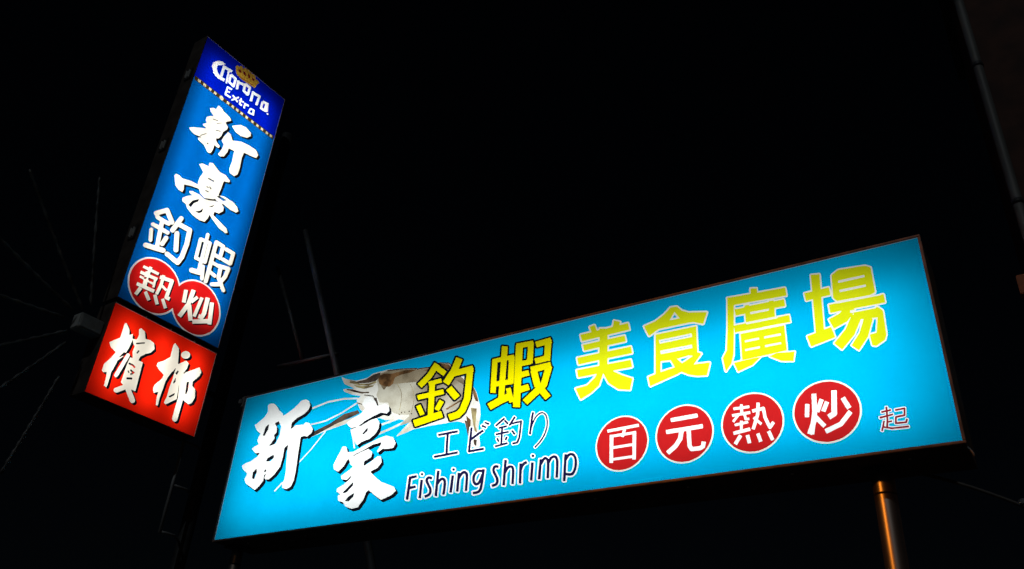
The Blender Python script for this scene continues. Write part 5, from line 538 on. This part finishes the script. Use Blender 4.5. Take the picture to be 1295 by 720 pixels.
# ------------------------------------------------------------------ the wide light box sign
HW, HH, HD = 6.0, 1.35015, 0.46
H_U, H_DN, H_TL = Vector((0.82959, -0.55835, 0.00554)), Vector((0.00817, 0.00221, -0.99996)), Vector((-2.45075, 7.80260, 4.80512))
mH = basis(H_TL + H_DN * HH, H_U, -H_DN)
wide = empty('light_box_sign', mH, 'wide turquoise backlit sign with yellow and white characters and a shrimp picture', 'sign')
strips = [((3.0, z), 5.80, False) for z in (0.27, 0.59, 0.93)]
light_box(wide, HW, HH, HD, 0.012, strips, 0.34, 15.2 / 5.80, (0.95, 1.0, 1.0))
build_face(wide, [l for l in layers_all if l[0] == 'H'], 0, 6000, 0, HH * 1000, F['cyan'], 'face_panel', lambda s, t: (s / 1000, 0.0, HH - t / 1000))
# posts carrying it (vertical in the world: lean of the sign removed)
inv = mH.inverted()
for s, bk, r in ((0.07, 0.22, 0.05), (5.512, 0.28, 0.064)):
    p = mH @ Vector((s, bk, 0.02))
    top = p
    pts = [Vector((p.x, p.y, z)) for z in (0.0, p.z - 1.05, p.z - 0.50, p.z - 0.10, top.z)]
    po = obj('post', tube(NB(), [inv @ q for q in pts], r, 32), M_POST, wide, True)
    q = Vector((p.x, p.y, p.z - 0.185))
    obj('clamp_band', tube(NB(), [inv @ (q - Vector((0, 0, 0.006))), inv @ (q + Vector((0, 0, 0.006)))], r + 0.002, 32), M_DARKSTEEL, po, True)
    obj('post_flange', box(NB(), s - 0.09, s + 0.09, bk - 0.09, bk + 0.09, -0.030, -0.0165, 0.003), M_DARKSTEEL, wide)
# hanging lug at the top left corner and the cable stub at the bottom right
lug = NB()
box(lug, -0.11, -0.021, 0.03, 0.05, HH - 0.06, HH + 0.05, 0.006)
box(lug, -0.13, -0.09, 0.01, 0.09, HH - 0.03, HH + 0.02, 0.006)
obj('lug', lug, M_STEEL, wide)
obj('cable_stub', tube(NB(), [(HW + 0.012, 0.05, -0.018), (HW + 0.024, 0.05, -0.035), (HW + 0.034, 0.05, -0.055), (HW + 0.036, 0.05, -0.075)], 0.006, 8), M_STEEL, wide, True)
for k in range(9):
    obj('screw', tube(NB(), [(0.3 + k * 0.675, 0.12, -0.0165), (0.3 + k * 0.675, 0.12, -0.022)], 0.009, 8), M_SCREW, wide)

# ------------------------------------------------------------------ the tall blade sign: blue box above, red box below
VW, VHT, VD = 1.5, 5.54493, 0.28
V_U, V_DN, V_TL = Vector((0.58887, 0.80823, 0.00000)), Vector((-0.00428, 0.00312, -0.99999)), Vector((-4.62023, 9.04761, 10.80997))
SPLIT_A, SPLIT_B = 4.325, 4.405     # bottom of the blue face, top of the red face


def vents(root, zs):
    for z in zs:
        v = obj('vent', box(NB(), -0.024, -0.0165, 0.05, 0.19, z - 0.10, z + 0.10, 0.003), M_DARKSTEEL, root)
        for j in range(4):
            bm = NB()
            box(bm, -0.040, -0.0245, 0.075 + j * 0.028, 0.083 + j * 0.028, z - 0.075 + 0.02 * (j % 2), z + 0.055 + 0.02 * (j % 2), 0.002)
            obj('slat', bm, M_SCREW, v)


HB = SPLIT_A
mB = basis(V_TL + V_DN * HB, V_U, -V_DN)
blue = empty('blue_light_box', mB, 'tall blue backlit blade sign with white characters and a crowned royal blue header', 'sign')
strips = [((x, HB / 2), HB - 0.50, True) for x in (0.25, 0.58, 0.92, 1.25)]
light_box(blue, VW, HB, VD, 0.009, strips, 0.22, 6.8 / 3.8, (1.0, 0.99, 0.95))
build_face(blue, [l for l in layers_all if l[0] == 'B'], 0, 1500, 0, HB * 1000, F['azure'], 'face_panel', lambda s, t: (s / 1000, 0.0, HB - t / 1000), '_blade')
vents(blue, (HB - 0.70, HB - 1.98, HB - 3.38))

HR = VHT - SPLIT_B
mR = basis(V_TL + V_DN * VHT, V_U, -V_DN)
redbox = empty('red_light_box', mR, 'red backlit box with two white brush characters under the tall blue sign', 'sign')
strips = [((x, HR / 2), HR - 0.24, True) for x in (0.27, 0.75, 1.23)]
light_box(redbox, VW, HR, VD, 0.009, strips, 0.22, 2.2 / 0.9, (1.0, 0.97, 0.92))
build_face(redbox, [l for l in layers_all if l[0] == 'R'], 0, 1500, SPLIT_B * 1000, VHT * 1000, F['signred'], 'face_panel', lambda s, t: (s / 1000, 0.0, VHT - t / 1000), '_blade')
for k in range(3):
    obj('screw', tube(NB(), [(0.42 + k * 0.36, -0.0165, HR + 0.008), (0.42 + k * 0.36, -0.022, HR + 0.008)], 0.012, 8), M_SCREW, redbox)
latch = NB()
box(latch, 0.83, 0.87, 0.03, 0.06, -0.05, -0.0195, 0.004)
box(latch, 0.80, 0.90, 0.04, 0.05, -0.06, -0.0505, 0.003)
obj('latch', latch, M_STEEL, redbox)

# steel column that carries the two boxes, with its hanging rung frame (all in the plane behind the boxes)
mC = basis(V_TL + V_DN * VHT, V_U, Vector((0, 0, 1)))
base = mC.translation.copy()
base.z = 0.0
z_off = mC.translation.z
mC.translation = base
colm = empty('sign_column', mC, 'dark steel column with a grey rung frame below the red box', 'column')
CX = 1.97
obj('column_tube', tube(NB(), [(CX, 0.34, 0.0), (CX, 0.34, 3.0), (CX, 0.34, 7.0), (CX, 0.34, 10.6)], 0.085, 20), M_DARKSTEEL, colm, True)
obj('base_plate', box(NB(), CX - 0.25, CX + 0.25, 0.09, 0.59, 0.004, 0.03, 0.005), M_DARKSTEEL, colm)
for z in (6.0, 7.6, 9.6):
    obj('bracket_arm', box(NB(), 0.9, CX + 0.02, VD + 0.03, VD + 0.08, z, z + 0.06, 0.004), M_DARKSTEEL, colm)
obj('hanging_bar', tube(NB(), [(1.49, 0.16, z_off - 1.16), (1.49, 0.16, z_off - 0.02)], 0.020, 12), M_STEEL, colm, True)
for dz, x2 in ((-1.14, 1.90), (-0.58, 1.94), (-0.03, 1.94)):
    obj('rung', tube(NB(), [(1.505, 0.16, z_off + dz), (1.70, 0.17, z_off + dz + 0.002), (x2, 0.34, z_off + dz)], 0.016, 10), M_STEEL, colm, True)

# ------------------------------------------------------------------ unlit fan of light rods beside the red box (in the blade's plane)
FAN_C = (-0.1306, 4.7569)           # s, t of the hub in metres from the blade's top left
mF = basis(V_TL + V_U * FAN_C[0] + V_DN * FAN_C[1], V_U, Vector((0, 0, 1)))
fan = empty('light_rod_fan', mF, 'unlit fan of thin grey light rods spreading left from a small grey box', 'decorative light')
bm = NB()
box(bm, -0.17, 0.13, 0.05, 0.22, -0.095, 0.095, 0.012)
hub = obj('hub_box', bm, M_HUB, fan)
obj('hub_lid', box(NB(), -0.15, 0.11, 0.040, 0.0495, -0.078, 0.078, 0.004), M_HUB, hub)
obj('hub_arm', box(NB(), 0.1305, 0.1146, 0.11, 0.16, -0.03, 0.03, 0.004), M_DARKSTEEL, fan)
for ang, r0, r1 in [(2.2951, 0.21, 1.9), (2.7641, 0.264, 1.9), (-3.0484, 0.312, 1.9), (1.8363, 0.254, 1.9), (-2.5101, 0.276, 1.9), (-2.1481, 0.353, 1.9), (-1.7588, 0.701, 1.9)]:
    dx, dz = math.cos(ang), math.sin(ang)
    n = 44
    pts, rr = [], []
    for k in range(n + 1):
        r = r0 + (r1 - r0) * k / n
        sag = -0.02 * math.sin(math.pi * k / n)
        pts.append((dx * r, 0.13, dz * r + sag))
        rr.append(0.014 if k % 4 in (0, 1) else 0.022)
    obj('light_rod', tube(NB(), pts, rr, 8), M_ROD, fan, True)

# ------------------------------------------------------------------ leaning mast with a cross arm behind the wide sign
mast_pts = {'foot': (0.0145, 8.7953, 0.0), 'mid': (-2.188, 10.2777, 6.3381), 'top': (-3.163, 10.9338, 8.8509), 'arm': (-2.2592, 10.3255, 6.5384), 'arm_end': (-3.1008, 10.892, 6.5699), 'side_low': (-2.7227, 10.6375, 6.5725), 'side_top': (-3.5205, 11.1745, 8.3229)}
mm = Matrix.Translation(Vector(mast_pts['foot']))
mi = mm.inverted()
mast = empty('leaning_mast', mm, 'dark leaning steel mast with a cross arm rising behind the wide turquoise sign', 'mast')
P = {k: mi @ Vector(v) for k, v in mast_pts.items()}
obj('mast_tube', tube(NB(), [P['foot'], P['mid'], P['top']], [0.05, 0.045, 0.038], 14), M_MAST, mast, True)
obj('side_tube', tube(NB(), [P['side_low'], P['side_top']], 0.03, 10), M_DARKSTEEL, mast, True)
d = (P['arm_end'] - P['arm']).normalized()
obj('cross_arm', tube(NB(), [P['arm'] - d * 0.06, P['arm_end']], 0.03, 12), M_MAST, mast, True)

# ------------------------------------------------------------------ dark building at the right edge
bc = Vector((5.57027, 7.69559, 0.00000))
mBd = basis(bc, H_U.xy.to_3d(), Vector((0, 0, 1)))
bld = empty('building', mBd, 'dim brown building corner with a grey drainpipe at the upper right', 'building')
wall = NB()
BW, BH, BD = 7.0, 15.0, 6.0
box(wall, 0.0, BW, 0.0, BD, 0.0, BH)
obj('wall', wall, M_WALL, bld)
obj('roof', box(NB(), -0.15, BW + 0.15, -0.15, BD + 0.15, BH + 0.001, BH + 0.25, 0.02), M_DARKSTEEL, bld)
pipe = obj('drainpipe', tube(NB(), [(0.02, -0.07, 0.05), (0.02, -0.07, 5.0), (0.02, -0.07, 10.0), (0.02, -0.07, BH)], 0.055, 16), M_PIPE, bld, True)
for k in range(7):
    obj('pipe_clip', tube(NB(), [(0.02, -0.07, 1.4 + k * 2.1), (0.02, -0.07, 1.46 + k * 2.1)], 0.064, 16), M_DARKSTEEL, pipe, True)
for k in range(4):
    for j in range(2):
        x0, z0 = 1.6 + j * 2.6, 1.2 + k * 3.4
        w = obj('window', box(NB(), x0, x0 + 1.5, -0.05, -0.002, z0, z0 + 1.4, 0.01), M_PIPE, bld)
        obj('pane', box(NB(), x0 + 0.06, x0 + 0.72, -0.06, -0.0505, z0 + 0.06, z0 + 1.34), M_GLASS, w)
        obj('pane', box(NB(), x0 + 0.78, x0 + 1.44, -0.06, -0.0505, z0 + 0.06, z0 + 1.34), M_GLASS, w)

# small board peeping in at the right edge
sb = Vector((4.56051, 6.57280, 6.04453))
mS = basis(sb, H_U.xy.to_3d(), Vector((0, 0, 1)))
board = empty('small_signboard', mS, 'corner of a small unlit board, brown over blue, at the right edge', 'sign')
obj('brown_header', box(NB(), 0, 0.9, 0, 0.12, -0.20, 0.0, 0.008), M_BOARD_BROWN, board)
obj('blue_panel', box(NB(), 0.03, 0.87, 0.02, 0.11, -1.1, -0.2005, 0.006), M_BOARD_BLUE, board)
obj('board_pole', tube(NB(), [(0.45, 0.16, -sb.z), (0.45, 0.16, -0.05)], 0.035, 12), M_DARKSTEEL, board, True)

# sagging cable at the lower right
ca, cb_, cc = (Vector(q) for q in [(2.7008, 5.7819, 3.8069), (3.0805, 5.5263, 3.6871), (3.4906, 5.2503, 3.3372)])
cpts = []
for k in range(25):
    t = k / 24
    cpts.append((1 - t) ** 2 * ca + 2 * t * (1 - t) * cb_ + t * t * cc)
hit = mS @ Vector((0.45, 0.12, 2.3 - sb.z))      # tied to the pole of the small board
clip_c = cpts[20].copy()
cpts = [mH @ Vector((5.05, HD + 0.004, 0.30))] + cpts + [hit]
cab_bm = tube(NB(), cpts, 0.012, 8)
cable = obj('cable', cab_bm, M_CABLE, None, True)
tag(cable, 'thin dark cable sagging to the lower right corner below the wide sign', 'cable')
obj('cable_clip', box(NB(), clip_c.x - 0.03, clip_c.x + 0.03, clip_c.y - 0.02, clip_c.y + 0.02, clip_c.z + 0.013, clip_c.z + 0.05, 0.006), M_STEEL, cable)

# ------------------------------------------------------------------ sodium street lamp behind the photographer (lights the glossy post)
LP = Vector((-4.6, 1.2, 6.0))
lamp = empty('street_lamp', Matrix.Translation((LP.x, LP.y - 1.2, 0)), 'sodium street lamp on a steel pole standing behind the viewer', 'street lamp')
obj('lamp_pole', tube(NB(), [(0, 0, 0), (0, 0, LP.z - 0.6), (0, 0.15, LP.z - 0.05), (0, 0.5, LP.z + 0.16), (0, 0.95, LP.z + 0.16)], [0.08, 0.055, 0.045, 0.04, 0.04], 14), M_STEEL, lamp, True)
hd = NB()
bmesh.ops.create_uvsphere(hd, u_segments=20, v_segments=10, radius=1.0)
for v in hd.verts:
    v.co = Vector((v.co.x * 0.16, 1.2 + v.co.y * 0.36, LP.z + 0.15 + (v.co.z * 0.11 if v.co.z > 0 else v.co.z * 0.02)))
obj('lamp_head', hd, M_DARKSTEEL, lamp, True)
bl = NB()
bmesh.ops.create_uvsphere(bl, u_segments=16, v_segments=8, radius=0.06)
for v in bl.verts:
    v.co += Vector((0, 1.2, LP.z + 0.10))
obj('lamp_bulb', bl, M_LAMP, lamp, True)
pl = bpy.data.lights.new('sodium_light', 'SPOT')
pl.energy = 340
pl.color = (1.0, 0.29, 0.025)
pl.shadow_soft_size = 0.22
pl.spot_size = math.radians(58)
pl.spot_blend = 0.7
plo = link(bpy.data.objects.new('sodium_light', pl), lamp)
plo.location = (0, 1.2, LP.z - 0.12)
aim = mH @ Vector((5.5, 0.2, -0.2)) - LP
plo.rotation_euler = (-aim).to_track_quat('Z', 'Y').to_euler()
